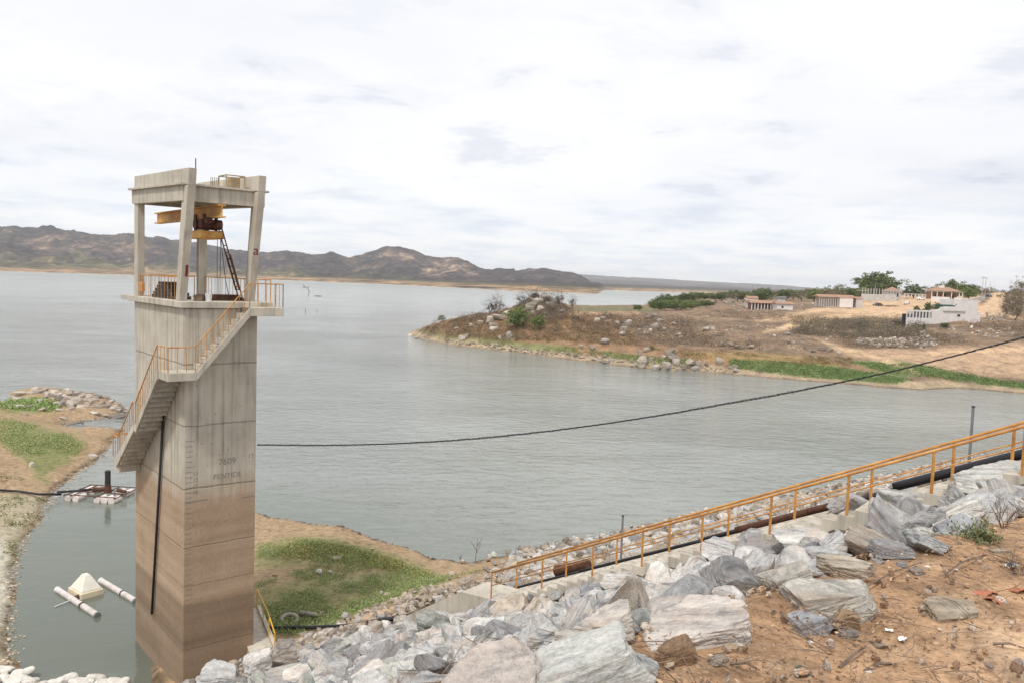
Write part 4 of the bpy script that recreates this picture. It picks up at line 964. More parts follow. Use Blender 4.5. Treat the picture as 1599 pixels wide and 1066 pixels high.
toe = sdist(x_, y_, MIDP); keep &= ~((zg < .5) & (rad > .3)) & (zg > -.25)
keep &= ~((A_[:, 1] > 34) & (qx_ < 760) & (r_.random(len(x_)) < .93))
keep &= ~((A_[:, 1] > 28) & (qx_ < 790) & (rad > .2))
keep &= ~((qx_ < 235) & (A_[:, 1] > 32))
fsx = (x_ - q1.x) * (q2 - q1).x + (y_ - q1.y) * (q2 - q1).y; fsl = (q2 - q1).xy.length ** 2
dst = np.abs((x_ - q1.x) * (q2 - q1).y - (y_ - q1.y) * (q2 - q1).x) / (q2 - q1).xy.length
keep &= ~((dst < 1.5) & (fsx > -.2 * fsl) & (fsx < 1.2 * fsl))
for hx, hy, hr, hz, hv in hero_pts: keep &= np.hypot(x_ - hx, y_ - hy) > (hr * .5 + rad * .3)
x_, y_, zg, rad, qx_, qy_, qd, lift, off_ = (a[keep] for a in (x_, y_, zg, rad, qx_, qy_, qd, A_[:, 3], off_)); ssv = A_[keep, 1]
rad = np.minimum(rad, np.interp(qx_, [300, 760, 900, 1300], [30, 38, 48, 52]) * qd / F)
pxs = rad * F / qd; infr = (qx_ > -20) & (qx_ < 1620) & (qy_ > 0) & (qy_ < 1110)
order = np.argsort(-(pxs * infr)); N_IND = 170
stuffV, stuffF, stuffL, stuffT = [], [], [], []; vo = 0
from mathutils import Euler
def rock_label(i):
    x = qx_[i]; sz = 'large' if pxs[i] > 52 else ('middling' if pxs[i] > 34 else 'small')
    if off_[i] > 1.2: wh = 'behind the handrails of the dam stair'
    elif ssv[i] < 4.8: wh = 'at the soil edge ' + ('above the green weed' if x > 1420 else 'around the wedge shaped boulder' if x > 1180 else 'around the long whitish slab' if x > 960 else 'by the bottom edge')
    elif x < 430: wh = 'at the foot of the tower'
    elif x < 640: wh = 'right of the square brownish block'
    elif x < 820: wh = 'around the broad pinkish tan boulder'
    elif x < 1000: wh = 'above the largest striped boulder'
    elif x < 1200: wh = 'between the long whitish slab and the concrete steps'
    elif x < 1400: wh = 'between the wedge shaped boulder and the handrail'
    else: wh = 'below the upper black pipe section'
    return sz + ' ' + LOOK + ' boulder ' + wh, sz + ' boulders ' + wh
for rank, i in enumerate(order):
    sc_ = (r_.uniform(.9, 1.45), r_.uniform(.7, 1.1), r_.uniform(.42, .8)); e_ = (r_.normal() * .5 - .2, r_.normal() * .5 - .15, r_.uniform(0, 6.28))
    brown = (off_[i] > 1.2 and r_.random() < .6) or (qx_[i] < 760 and zg[i] < 3.4 and r_.random() < .8)
    ti = ((.80, .68, .54) if r_.random() < .6 else (.92, .82, .70)) if brown else pick_tint(r_)
    zt = 17 - .45 * ssv[i] - np.interp(ssv[i], [3, 6, 14, 24], [1.15, .75, .42, .2]); lo = zg[i] + rad[i] * .12 + lift[i]
    if off_[i] < 0 and ssv[i] > 3.8 and 1: lo = min(lo, zt - rad[i] * .62 + r_.uniform(-.1, .22))
    loc = (x_[i], y_[i], lo)
    if rank < N_IND and infr[i]:
        me = VAR4[r_.integers(16)] if pxs[i] > 16 else VAR3[r_.integers(14)]; LOOK = 'brownish' if ti[2] < .75 and ti[0] < .97 else ('pinkish' if ti[0] > 1.08 else ('pale' if ti[0] > 1.03 else ('greenish grey' if ti[1] > ti[0] else 'grey'))); lb, gp = rock_label(i); gp = LOOK + ' ' + gp
        put_rock(me, loc, rad[i], e_, sc_, GNEISS, ti, lb, gp)
    else:
        l_ = 3 if pxs[i] > 16 else (2 if pxs[i] > 4.5 else 1)
        key = (l_, int(r_.integers(12)))
        if key not in _ico: _ico[key] = rock_shape(l_, 500 + key[1])
        P, Fq = _ico[key]; Rm = np.array(Euler(e_).to_matrix()); W_ = (P * np.array(sc_) * rad[i]) @ Rm.T + np.array(loc)
        stuffV.append(W_); stuffF.append(Fq + vo); stuffL.append(P * .8 * max(rad[i] / .4, .5)); stuffT.append(np.tile(ti, (len(P), 1))); vo += len(P)
me = npmesh('riprap_stones', np.concatenate(stuffV), np.concatenate(stuffF), False); vvec(me, np.concatenate(stuffL)); vcol(me, np.concatenate(stuffT), 'tint')
o = link('riprap_stones', me, GNEISS); o.color = (1, 1, 1, 1); tag(o, 'mass of smaller grey stones filling the gaps on the dam slope', 'riprap', kind='stuff')
print('ROCKS', len(order), vo)

# ------------------------------------------------------------------ litter, pebbles, scraps on the soil
def soil_pts(n, seed, smin=-3.5, smax=3.4, ymax=16):
    q_ = np.random.default_rng(seed); d_ = 2.2 + (ymax - 2.2) * q_.random(n * 3) ** 1.5; X_ = d_ * q_.uniform(-.1, .82, n * 3)
    s_, u_ = su(X_, d_); k = (s_ < smax) & (s_ > smin); return X_[k][:n], d_[k][:n]
def leafy(name, X_, Y_, Z_, size, cols_, mt, seed, tilt=1.0, long=1.6, tri=False):
    """small bent leaf faces, one object"""
    q_ = np.random.default_rng(seed); n = len(X_); sz = size * q_.uniform(.6, 1.4, n)
    a = q_.uniform(0, 6.28, n); el = q_.uniform(-1, 1, n) * tilt; u_ = np.stack([np.cos(a) * np.cos(el), np.sin(a) * np.cos(el), np.sin(el)], 1)
    v_ = np.cross(u_, q_.normal(size=(n, 3))); v_ /= np.linalg.norm(v_, axis=1)[:, None] + 1e-9
    c = np.stack([X_, Y_, Z_], 1); U = u_ * (sz * long)[:, None]; W_ = v_ * sz[:, None]
    V = np.stack([c - U * .5, c + W_ * .35 , c + U * .5, c - W_ * .35], 1).reshape(-1, 3); Fq = np.arange(4 * n).reshape(n, 4)
    me = npmesh(name, V, Fq, False); col_ = np.array(cols_)[q_.integers(0, len(cols_), n)] * q_.uniform(.7, 1.3, n)[:, None]; vcol(me, np.repeat(col_, 4, 0)); return link(name, me, mt)
def leaf_mat(name, trans=.0):
    m = bpy.data.materials.new(name); m.use_nodes = True; t = m.node_tree; b = t.nodes['Principled BSDF']
    b.inputs['Roughness'].default_value = .8; b.inputs['Specular IOR Level'].default_value = .2
    a = N(t, 'ShaderNodeAttribute', attribute_name='col'); L(t, a.outputs['Color'], b.inputs['Base Color'])
    return m
LEAF = leaf_mat('leaf_colours')
X_, Y_ = soil_pts(9000, 5); nn = fbm(p3(X_, Y_, 1.1), 3, 500); ss_, _ = su(X_, Y_); k = (nn + sstep(ss_, 1.4, 3.2) * .9 + np.random.default_rng(1).uniform(-.5, .5, len(X_))) > .2
X_, Y_ = X_[k], Y_[k]; Z_ = H(X_, Y_) + .05
o = leafy('leaf_litter', X_, Y_, Z_, .015, [(.34, .21, .12), (.40, .26, .15), (.25, .16, .10), (.50, .37, .24), (.17, .12, .09)], LEAF, 3, .5)
tag(o, 'dry brown leaf litter strewn over the soil', 'leaf litter', kind='stuff')
g = MB(); q_ = np.random.default_rng(8); X_, Y_ = soil_pts(1500, 9); Zs = H(X_, Y_) + .055; ss_, _ = su(X_, Y_); nn = fbm(p3(X_, Y_, 1.1), 3, 500)
for i in range(len(X_)):
    if nn[i] + (ss_[i] > 2) * .5 + q_.uniform(-.5, .5) < .15: continue
    a = q_.uniform(0, 6.28); ln = q_.uniform(.05, .28); b_ = a + q_.normal() * .5; p_ = Vector((X_[i], Y_[i], Zs[i]))
    m_ = p_ + Vector((math.cos(a), math.sin(a), q_.uniform(0, .25))) * ln * .5
    g.tube([p_, m_, m_ + Vector((math.cos(b_), math.sin(b_), q_.uniform(-.2, .2))) * ln * .5], q_.uniform(.001, .003), 3, cap=False)
o = g.build('twigs', mat('dry_twig', (.27, .19, .14), .9, var=.5, vscale=8), fix=False); tag(o, 'small dry twigs and rootlets scattered on the soil', 'twigs', kind='stuff')
X_, Y_ = soil_pts(1700, 12); Zs = H(X_, Y_); sv_, sf_, sl_, st_ = [], [], [], []; vo = 0
for i in range(len(X_)):
    P, Fq = _ico.get((1, i % 12)) or rock_shape(1, 500 + i % 12); _ico[(1, i % 12)] = (P, Fq); rr = .004 + .026 * q_.random() ** 4
    Rm = np.array(Euler(q_.uniform(0, 6, 3)).to_matrix()); sv_.append((P * rr * np.array([1.2, 1, .7])) @ Rm.T + np.array([X_[i], Y_[i], Zs[i] + rr * .3 + .02])); sf_.append(Fq + vo); sl_.append(P * .3); vo += len(P)
    st_.append(np.tile([(1.3, .9, .6), (1.2, 1.0, .8), (.9, .6, .42), (1.5, 1.35, 1.2)][i % 4], (len(P), 1)))
me = npmesh('pebbles', np.concatenate(sv_), np.concatenate(sf_)); vvec(me, np.concatenate(sl_)); vcol(me, np.concatenate(st_), 'tint')
o = link('pebbles', me, GNEISS); tag(o, 'small pebbles and stone chips on the soil', 'pebbles', kind='stuff')
for (cx_, cy_, w_, ti, lb) in ((1408, 880, 22, (1.1, 1.1, 1.1), 'small pale stone lying on the soil right of the slabs'), (1430, 890, 26, (.9, .8, .7), 'small flat stone beside the pale stone on the soil'), (1365, 905, 26, (.95, .62, .4), 'orange stone on the soil right of the wedge shaped boulder'), (1368, 875, 22, (.9, .85, .8), 'grey fist sized stone between the slabs and the soil'),
        (1372, 1005, 26, (.9, .75, .6), 'flat beige stone in the middle of the soil'), (1352, 1000, 20, (.95, .7, .45), 'ochre stone beside the flat beige stone'), (1255, 1050, 44, (.80, .74, .58), 'flat greenish grey stone near the bottom edge'), (1400, 1048, 30, (.95, .7, .45), 'light brown clod at the bottom of the soil'), (1385, 1052, 16, (.9, .8, .7), 'small rounded stone beside the light brown clod'),
        (1140, 1010, 34, (.9, .7, .5), 'brown stone on the soil below the long whitish slab'), (1120, 1028, 44, (.82, .72, .6), 'flat greyish stone near the rusty brown stone'), (1165, 1002, 20, (1.1, .9, .8), 'pinkish chip under the right end of the long whitish slab'), (1405, 826, 20, (.85, .5, .3), 'reddish brown cobble sitting on the grey boulders'), (1560, 860, 30, (.85, .75, .6), 'small tan stone near the green weed')):
    b_ = hit(cx_, cy_ + w_ * .2); k_ = b_.y / F; o = put_rock(VAR4[int(cx_) % 16], (b_.x, b_.y, b_.z + w_ * .12 * k_), 1, (0, 0, random.uniform(0, 3)), (w_ * .5 * k_, w_ * .4 * k_, w_ * .26 * k_), GNEISS, ti, lb, None, 'stone').name = 'stone'
TER = mat('terracotta', (.50, .20, .12), .8, var=.25, vscale=8); SCR = mat('white_scrap', (.80, .79, .76), .5); BLU = mat('blue_print', (.05, .20, .55), .5)
def tile(cx_, cy_, w_, rz, lb):
    b_ = hit(cx_, cy_); k_ = b_.y / F; n = 8; g = MB(); W_ = w_ * k_; vs, vt = [], []
    me_v = []; 
    for j, yy in enumerate((-.3, .3)):
        for i in range(n + 1):
            a = R(-50 + 100 * i / n); cut = .06 * math.sin(i * 2.1 + j)
            me_v.append((W_ * .62 * math.sin(a), W_ * (yy + cut), W_ * .62 * (math.cos(a) - .62)))
    top = me_v; bot = [(x, y, z - W_ * .05) for x, y, z in me_v]; m = n + 1; fs = []
    for i in range(n): fs += [(i, i + 1, m + i + 1, m + i), (2 * m + i + 1, 2 * m + i, 3 * m + i, 3 * m + i + 1), (i + 1, i, 2 * m + i, 2 * m + i + 1), (m + i, m + i + 1, 3 * m + i + 1, 3 * m + i)]
    fs += [(0, m, 3 * m, 2 * m), (n, 2 * m + n, 3 * m + n, m + n)]
    o = g.add(top + bot, fs).build('roof_tile_shard', TER, loc=(b_.x, b_.y, b_.z + .02)); o.rotation_euler = (R(-12), R(14), rz); tag(o, lb, 'roof tile')
tile(1540, 936, 40, .5, 'broken curved terracotta roof tile on the soil'); tile(1552, 946, 30, -.8, 'smaller terracotta shard lying under the curved roof tile'); tile(1594, 930, 30, .2, 'terracotta shard at the right edge of the photo')
def scrap(cx_, cy_, w_, mt, lb, cat='litter'):
    b_ = hit(cx_, cy_); k_ = b_.y / F * w_; q_ = np.random.default_rng(int(cx_)); V = []; n = 7
    for i in range(n):
        for j in range(n): V.append(((i / 6 - .5) * k_, (j / 6 - .5) * k_ * .6, k_ * .22 * q_.uniform(0, 1)))
    g = MB(); g.add(V, [tuple(f) for f in gridfaces(n, n)]); o = g.build('litter_scrap', mt, loc=(b_.x, b_.y, b_.z + .02), fix=False); o.rotation_euler = (0, 0, q_.uniform(0, 3)); tag(o, lb, cat); return o
for a_ in ((1265, 1009, 10, 'round white scrap on the soil below the blue grey slab'), (1408, 1004, 18, 'crumpled white paper beside the ochre stone'), (1388, 990, 12, 'white chip above the crumpled paper'), (1467, 989, 8, 'tiny white speck of litter right of the crumpled paper'), (1355, 1056, 12, 'white plastic bit near the bottom edge'), (1596, 988, 14, 'white plastic scrap at the right edge'), (1492, 894, 10, 'small white litter bit below the weed'), (1448, 890, 9, 'orange white stub standing on the soil')):
    scrap(a_[0], a_[1], a_[2], SCR, a_[3])
o = scrap(1581, 889, 24, SCR, 'crumpled blue and white wrapper on the soil near the right edge', 'wrapper')
b2 = scrap(1573, 891, 12, BLU, None, None); wl = b2.matrix_basis.copy(); b2.parent = o; b2.matrix_parent_inverse = Matrix.Identity(4)
b2.location = (-.02, 0, .012); b2.rotation_euler = (0, 0, .3); b2.name = 'printed_corner'
for k in ('label', 'category'):
    if k in b2: del b2[k]
# sticks
BR = mat('grey_stick', (.22, .17, .135), .9, var=.4, vscale=10)
for (pp, rr, lb) in (([(1365, 866), (1410, 845), (1480, 815)], 0, 0),) if False else (
        ([(1340, 930), (1395, 905), (1440, 884)], .006, 'thin pale dry stem arching over the soil'), ([(1475, 905), (1500, 890), (1540, 872)], .007, 'bent brown stick on the soil under the weed'),
        ([(1310, 1052), (1335, 1036), (1352, 1018)], .009, 'short dark stick near the bottom edge'), ([(1345, 1062), (1370, 1052), (1392, 1046)], .010, 'thick brown stick lying flat at the bottom edge'), ([(1550, 1014), (1575, 1020), (1602, 1022)], .007, 'grey stick at the right edge of the soil'), ([(1140, 1045), (1165, 1052), (1185, 1056)], .008, 'dark stick below the rusty brown stone')):
    P = [hit(a, b) + Vector((0, 0, .03)) for a, b in pp]; P[1].z += .02; o = MB().tube([tuple(p - P[0]) for p in P], rr, 5, rr * .5).build('stick', BR, loc=P[0]); tag(o, lb, 'stick')
# green weed and dry branches
wp = hit(1525, 850); weed = empty('weed', wp); tag(weed, 'feathery green weed growing at the soil edge', 'weed'); q_ = np.random.default_rng(3)
g = MB(); LX = []
for i in range(34):
    a = q_.uniform(0, 6.28); l_ = q_.uniform(.09, .20); e_ = q_.uniform(.3, 1.4); tip = Vector((math.cos(a) * math.cos(e_), math.sin(a) * math.cos(e_), math.sin(e_))) * l_
    g.tube([(0, 0, 0), tip * .5 + Vector((0, 0, .02)), tip], .0025, 3, .001, cap=False)
    for j in range(36): LX.append(tip * q_.uniform(.25, 1.05) + Vector(q_.normal(size=3) * .014))
g.build('stem', mat('weed_stem', (.10, .14, .05)), weed, fix=False)
LX = np.array([tuple(v) for v in LX]); o = leafy('leaves', LX[:, 0], LX[:, 1], LX[:, 2], .012, [(.16, .21, .09), (.22, .24, .12), (.12, .16, .07), (.28, .24, .14)], LEAF, 7, 1.3, 2.2); o.parent = weed
def bare_plant(name, base, h, seed, n0, mt, lb, cat, r0=.006, spread=.9, depth=3):
    root = empty(name, base); tag(root, lb, cat); g = MB(); q_ = np.random.default_rng(seed)
    def grow(p, d, l, r, k):
        m_ = p + d * l * .5 + Vector(q_.normal(size=3) * l * .06); e = m_ + (d + Vector(q_.normal(size=3) * .18)).normalized() * l * .5
        g.tube([p, m_, e], r, 4 if k > 1 else 3, r * .55, cap=False)
        if k > 0:
            for _ in range(3 if k > 1 else 4):
                f_ = q_.uniform(.35, 1); grow(p.lerp(e, f_), (d + Vector(q_.normal(size=3) * spread * .6)).normalized(), l * q_.uniform(.45, .7), r * .5, k - 1)
    for i in range(n0):
        a = q_.uniform(0, 6.28); d = Vector((math.cos(a) * spread * .6, math.sin(a) * spread * .6, 1)).normalized(); grow(Vector((0, 0, -.02)), d, h * q_.uniform(.5, .75), r0, depth)
    g.build('branches', mt, root, fix=False); return root
DRYB = mat('dry_branch', (.17, .12, .095), .95, var=.4, vscale=3)
bare_plant('dry_shrub', hit(1566, 826), .32, 5, 5, DRYB, 'leafless brown shrub beside the green weed', 'shrub', .004)
bare_plant('dry_shrub', hit(1592, 905), .22, 6, 7, DRYB, 'tangle of dark dry twigs at the right edge', 'shrub', .003)
wl_ = hit(738, 968); o = bare_plant('green_shrub', wl_, .35, 9, 4, mat('shrub_green', (.10, .15, .05)), 'small green sprout growing between the mid slope boulders', 'shrub', .006)
# ------------------------------------------------------------------ bank by the tower and left bank: vegetation and stones
def pix_scatter(poly, n, seed, hitter, soft=None):
    """random ground points inside a region of the ground"""
    q_ = np.random.default_rng(seed); xs = [p[0] for p in poly]; ys = [p[1] for p in poly]; out_ = []
    while len(out_) < n:
        X_ = q_.uniform(min(xs), max(xs), 400); Y_ = q_.uniform(min(ys), max(ys), 400); k = inpoly(X_, Y_, poly)
        out_ += list(zip(X_[k], Y_[k]))
    return out_[:n]
def flatpts(poly, n, seed, z=.8):
    P = pix_scatter(poly, n, seed, None); V = np.array([tuple(atz(a, b, z)) for a, b in P]); return V[:, 0], V[:, 1]
def bushy(name, poly, n, per, size, cols_, seed, z, Hf, hgt, lb, clump=.35, thr=-.1, ns=.35):
    X_, Y_ = flatpts(poly, n, seed, z); q_ = np.random.default_rng(seed + 1)
    k = fbm(p3(X_, Y_, ns), 3, seed) > thr; X_, Y_ = X_[k], Y_[k]
    hs = q_.uniform(.3, 1, len(X_)); X2 = np.repeat(X_, per) + q_.normal(size=len(X_) * per) * clump * .5; Y2 = np.repeat(Y_, per) + q_.normal(size=len(X_) * per) * clump * .5
    Z2 = Hf(X2, Y2) + q_.uniform(0, 1, len(X2)) ** 1.3 * hgt * np.repeat(hs, per)
    o = leafy(name, X2, Y2, Z2, size, cols_, LEAF, seed + 2, 1.1); tag(o, lb, 'ground cover', kind='stuff'); return o
GC = [(.27, .36, .12), (.21, .31, .11), (.36, .40, .16), (.16, .24, .10), (.42, .40, .20)]
bushy('ground_cover', GREEN_A, 5600, 12, .045, GC, 41, 1.0, H, .26, 'low green creeping plants on the bank beside the tower', .35, -.12, .6)
bushy('ground_cover', [(430, 850), (520, 842), (600, 860), (690, 895), (690, 905), (560, 875), (440, 868)], 900, 10, .07, [(.36, .36, .12), (.24, .27, .08), (.42, .38, .18)], 51, 1.0, H, .22, 'yellowing grass along the shore edge of the tower bank', .4, -.3)
bushy('ground_cover', [(500, 940), (560, 950), (740, 905), (760, 888), (700, 900), (640, 945), (520, 985), (420, 985)], 300, 10, .06, GC + [(.3, .24, .14)], 52, 1.0, H, .2, 'thin scattered weeds between the green patch and the black pipe', .3, -.1)
bushy('ground_cover', GREEN_L, 2600, 14, .07, GC + [(.4, .38, .18), (.42, .38, .18)], 61, .8, H, .2, 'green and yellow weeds on the left bank', .6, -.15, .2)
bushy('ground_cover', [(0, 618), (50, 622), (100, 634), (80, 642), (0, 642)], 500, 12, .15, [(.24, .34, .12), (.33, .40, .15)], 62, .8, H, .35, 'bright green grass among the stones of the left spit', .6, -.3, .2)
bushy('ground_cover', [(0, 740), (80, 745), (60, 790), (25, 850), (0, 840)], 260, 8, .09, [(.18, .2, .08), (.3, .27, .14)], 63, .8, H, .15, 'sparse grass on the pale shore of the left bank', .4, -.1, .4)
# stones of the left spit
spit = [(32, 611, 22, 9), (55, 608, 16, 9), (63, 612, 18, 7), (28, 622, 24, 10), (44, 626, 14, 6), (75, 615, 12, 6), (86, 614, 18, 9), (100, 617, 26, 11), (92, 626, 14, 14), (103, 629, 12, 14), (110, 632, 16, 9), (118, 628, 16, 11), (136, 628, 26, 15), (150, 634, 16, 8), (128, 636, 14, 7), (120, 618, 12, 6), (126, 620, 10, 7), (140, 620, 14, 5), (155, 618, 10, 5), (166, 617, 10, 5), (160, 628, 12, 6), (168, 632, 18, 8), (184, 642, 22, 7), (182, 631, 10, 5), (184, 636, 10, 5), (112, 640, 14, 6), (92, 642, 14, 5), (66, 643, 16, 5), (46, 640, 14, 6), (30, 641, 18, 6), (14, 640, 12, 5), (80, 620, 14, 7), (112, 612, 8, 4), (72, 628, 10, 6), (60, 634, 14, 5), (146, 642, 12, 4), (174, 624, 8, 4), (50, 727, 10, 9), (144, 704, 16, 6), (40, 650, 8, 4), (100, 650, 12, 3)]
for i, (a_, b_, w_, h_) in enumerate(spit):
    p_ = atz(a_, b_ + h_ * .4, .5); k_ = p_.y / F; big_ = w_ > 21
    lb = {2: 'flat rounded boulder at the outer left of the stone spit'}.get(i, None)
    if i == 12: lb, gp = 'biggest pale boulder in the middle of the left stone spit', None
    elif i == 22: lb, gp = 'flat lone stone at the tip of the left stone spit', None
    elif i == 37: lb, gp = 'lone grey stone in the green weeds of the left bank', None
    elif i == 38: lb, gp = 'long stone at the shore of the left bank by the stair landing', None
    else: wh = 'left end' if a_ < 62 else ('middle' if a_ < 112 else ('right half' if a_ < 150 else 'outer tip')); zz = 'larger' if w_ > 15 else 'smaller'; hh = 'back row' if b_ < 624 else 'front row'; lb, gp = f'{zz} pale stone in the {hh} of the left spit, at its {wh}', f'{zz} {hh} stones at the {wh} of the left spit'
    put_rock(VARR[i % 8], (p_.x, p_.y, max(.1, H1(p_.x, p_.y)) + h_ * .18 * k_), 1, (random.uniform(-.2, .2), random.uniform(-.2, .2), random.uniform(0, 6)), (w_ * .52 * k_, w_ * .45 * k_, h_ * .62 * k_), GRAN, random.choice([(1.2, 1.17, 1.15), (1.45, 1.4, 1.35), (1.0, .95, .9), (1.3, 1.2, 1.12)]), lb, gp, 'stone').name = 'stone'
q_ = np.random.default_rng(77)
for i, (a_, b_) in enumerate(pix_scatter([(40, 612), (110, 614), (170, 620), (192, 634), (186, 645), (120, 640), (60, 640), (95, 628)], 42, 8, None)):
    o_t = random.choice([1.3, 1.05, .8, 1.5]); p_ = atz(a_, b_, .5); k_ = p_.y / F; w_ = q_.uniform(5, 15); h_ = w_ * q_.uniform(.4, .65)
    put_rock(VAR3[i % 14], (p_.x, p_.y, max(.1, H1(p_.x, p_.y)) + h_ * .2 * k_), 1, tuple(q_.uniform(-.4, .4, 2)) + (q_.uniform(0, 6),), (w_ * .55 * k_, w_ * .45 * k_, h_ * .7 * k_), GRAN, (o_t, o_t * .97, o_t * .95), ('dark' if o_t < .9 else 'pale' if o_t > 1.2 else 'grey') + ' broken stone filling the heap of the left spit', ('dark' if o_t < .9 else 'pale' if o_t > 1.2 else 'grey') + ' broken stones of the left spit', 'stone').name = 'stone'
def shore_stones(name, line, n, sz, seed, Hf, lb, tint=(.6, .55, .5), spread=4, z=.1):
    q_ = np.random.default_rng(seed); V_, F_, L_, T_2 = [], [], [], []; vo = 0; xs = [p[0] for p in line]; t_ = np.linspace(0, 1, len(line))
    for i in range(n):
        f = q_.random(); a = np.interp(f, t_, xs) + q_.normal() * spread; b = np.interp(f, t_, [p[1] for p in line]) + q_.normal() * spread * .4; p = atz(a, b, z)
        P, Fq = _ico.get((1, i % 12)) or rock_shape(1, 500 + i % 12); _ico[(1, i % 12)] = (P, Fq); rr = sz * (.4 + q_.random() ** 3 * 1.6)
        V_.append(P * rr * np.array([1.2, 1, .6]) + np.array([p.x, p.y, max(0, float(Hf([p.x], [p.y])[0])) + rr * .1])); F_.append(Fq + vo); L_.append(P * .3); T_2.append(np.tile(np.array(tint) * q_.uniform(.7, 1.5), (len(P), 1))); vo += len(P)
    me = npmesh(name, np.concatenate(V_), np.concatenate(F_)); vvec(me, np.concatenate(L_)); vcol(me, np.concatenate(T_2), 'tint'); tag(link(name, me, GRAN), lb, 'pebbles', kind='stuff')
shore_stones('shore_pebbles', [(400, 803), (440, 815), (530, 826), (620, 850), (690, 876), (745, 884)], 260, .09, 5, H, 'dark pebbles along the waterline of the tower bank')
shore_stones('shore_pebbles', [(20, 1040), (14, 940), (25, 865), (60, 800), (115, 740), (165, 700)], 1100, .055, 6, H, 'pale stones along the shore of the left bank', (1.2, 1.1, .95), 7)
shore_stones('shore_pebbles', [(94, 663), (140, 654), (183, 649), (194, 641), (180, 628), (120, 614)], 200, .2, 7, H, 'small stones along the edge of the left spit', (.8, .75, .7), 3)
shore_stones('shore_pebbles', [(440, 1000), (520, 990), (600, 975), (680, 955), (760, 905), (820, 885)], 900, .13, 8, H, 'brown rubble between the boulders and the tower bank', (1.0, .82, .62), 12, 1.6)
for (a_, b_, w_, h_, lb) in ((526, 870, 20, 9, 'pale flat stone lying on top of the green tower bank'), (515, 892, 10, 6, 'small white stone in the green patch'), (430, 896, 10, 5, 'small stone at the bare sandy strip'), (582, 855, 10, 3, 'flat pale stone near the lake shore of the tower bank'), (437, 826, 8, 3, 'dark flat stone on the sand next to the tower'), (530, 975, 24, 10, 'tan stone beside the black pipe at the green patch'), (575, 965, 26, 12, 'tan boulder in the rubble behind the black pipe'), (690, 915, 16, 8, 'brown stone at the right end of the green patch'), (745, 905, 40, 12, 'long brown rock at the sandy beach by the rail end'), (453, 1001, 18, 12, 'brown lump of rock behind the square block')):
    p_ = hit(a_, b_ + h_ * .4); k_ = p_.y / F; put_rock(VARR[a_ % 8], (p_.x, p_.y, p_.z + h_ * .3 * k_), 1, (0, 0, .2), (w_ * .5 * k_, w_ * .4 * k_, h_ * .5 * k_), GRAN, (1.3, 1.2, 1.05) if 'pale' in lb or 'white' in lb else (1.1, .9, .72), lb, None)
# old tyres
TYR = mat('dusty_tyre', (.42, .38, .33), .9, var=.4, vscale=3)
for (a_, b_, w_, rx_, lb) in ((452, 970, 28, .25, 'half buried dusty tyre in the weeds of the tower bank'), (482, 962, 26, -.5, 'second dusty tyre sunk among the weeds')):
    p_ = hit(a_, b_); bm = bmesh.new(); R0, r1_ = .36, .09
    me = bpy.data.meshes.new('old_tyre'); V, Fq = [], []
    for i in range(28):
        for j in range(10):
            A, B = 2 * math.pi * i / 28, 2 * math.pi * j / 10; V.append(((R0 + r1_ * math.cos(B)) * math.cos(A), (R0 + r1_ * math.cos(B)) * math.sin(A), r1_ * 1.1 * math.sin(B))); Fq.append((i * 10 + j, ((i + 1) % 28) * 10 + j, ((i + 1) % 28) * 10 + (j + 1) % 10, i * 10 + (j + 1) % 10))
    me = npmesh('old_tyre', V, Fq, True); o = link('old_tyre', me, TYR, None, p_ + Vector((0, 0, .12))); o.rotation_euler = (rx_, .1, 0); tag(o, lb, 'tyre')
# dead branches standing in the water
def branch_in_water(pts, Y, lb, r=.03, cat='branch'):
    b0 = at(*pts[0][0], Y); root = empty('dead_branch', (b0.x, b0.y, 0)); tag(root, lb, cat); g = MB()
    for ln in pts: g.tube([tuple(at(a, b, Y) - root.location) for a, b in ln], r, 5, r * .4, cap=False)
    g.build('branches', DRYB, root, fix=False)
for (a_, b_, s_, lb) in ((741, 874, 1.0, 'thin dead twig with side shoots standing in the shallows off the beach'), (808, 866, .5, 'short dead twig in the water right of the beach'), (718, 876, .3, 'smallest dead twig in the shallows left of the others'), (1010, 795, .0, '')):
    if s_ == 0: continue
    Y = atz(a_, b_, 0).y; branch_in_water([[(a_, b_ + 6 * s_), (a_ + 3 * s_, b_ - 14 * s_), (a_ + 5 * s_, b_ - 34 * s_)], [(a_ + 2 * s_, b_ - 10 * s_), (a_ + 10 * s_, b_ - 26 * s_)], [(a_ + 3 * s_, b_ - 16 * s_), (a_ - 6 * s_, b_ - 30 * s_)], [(a_ + 4 * s_, b_ - 22 * s_), (a_ + 12 * s_, b_ - 34 * s_)]], Y, lb, .022)
Y = atz(482, 461, 0).y; branch_in_water([[(481, 462), (483, 456), (480, 450), (475, 447), (472, 451)], [(480, 451), (483, 447)], [(476, 448), (473, 445)], [(477, 449), (474, 449)]], Y, 'crooked dead tree rising from the lake beyond the tower', .35, 'dead tree')
for (a_, b_, h_, lb) in ((477, 487, 6, 'stump standing in the lake below the crooked dead tree'), (495, 487, 4, 'second smaller stump in the lake right of the first')):
    Y = atz(a_, b_, 0).y; branch_in_water([[(a_, b_), (a_, b_ - h_)]], Y, lb, .16, 'stump')
p_ = atz(496, 463, 0); put_rock(VARR[0], (p_.x, p_.y, .1), 1, (0, 0, 0), (3.6, 1.5, .7), GRAN, (.5, .45, .4), 'dark flat rock just above the lake beside the crooked dead tree', None)

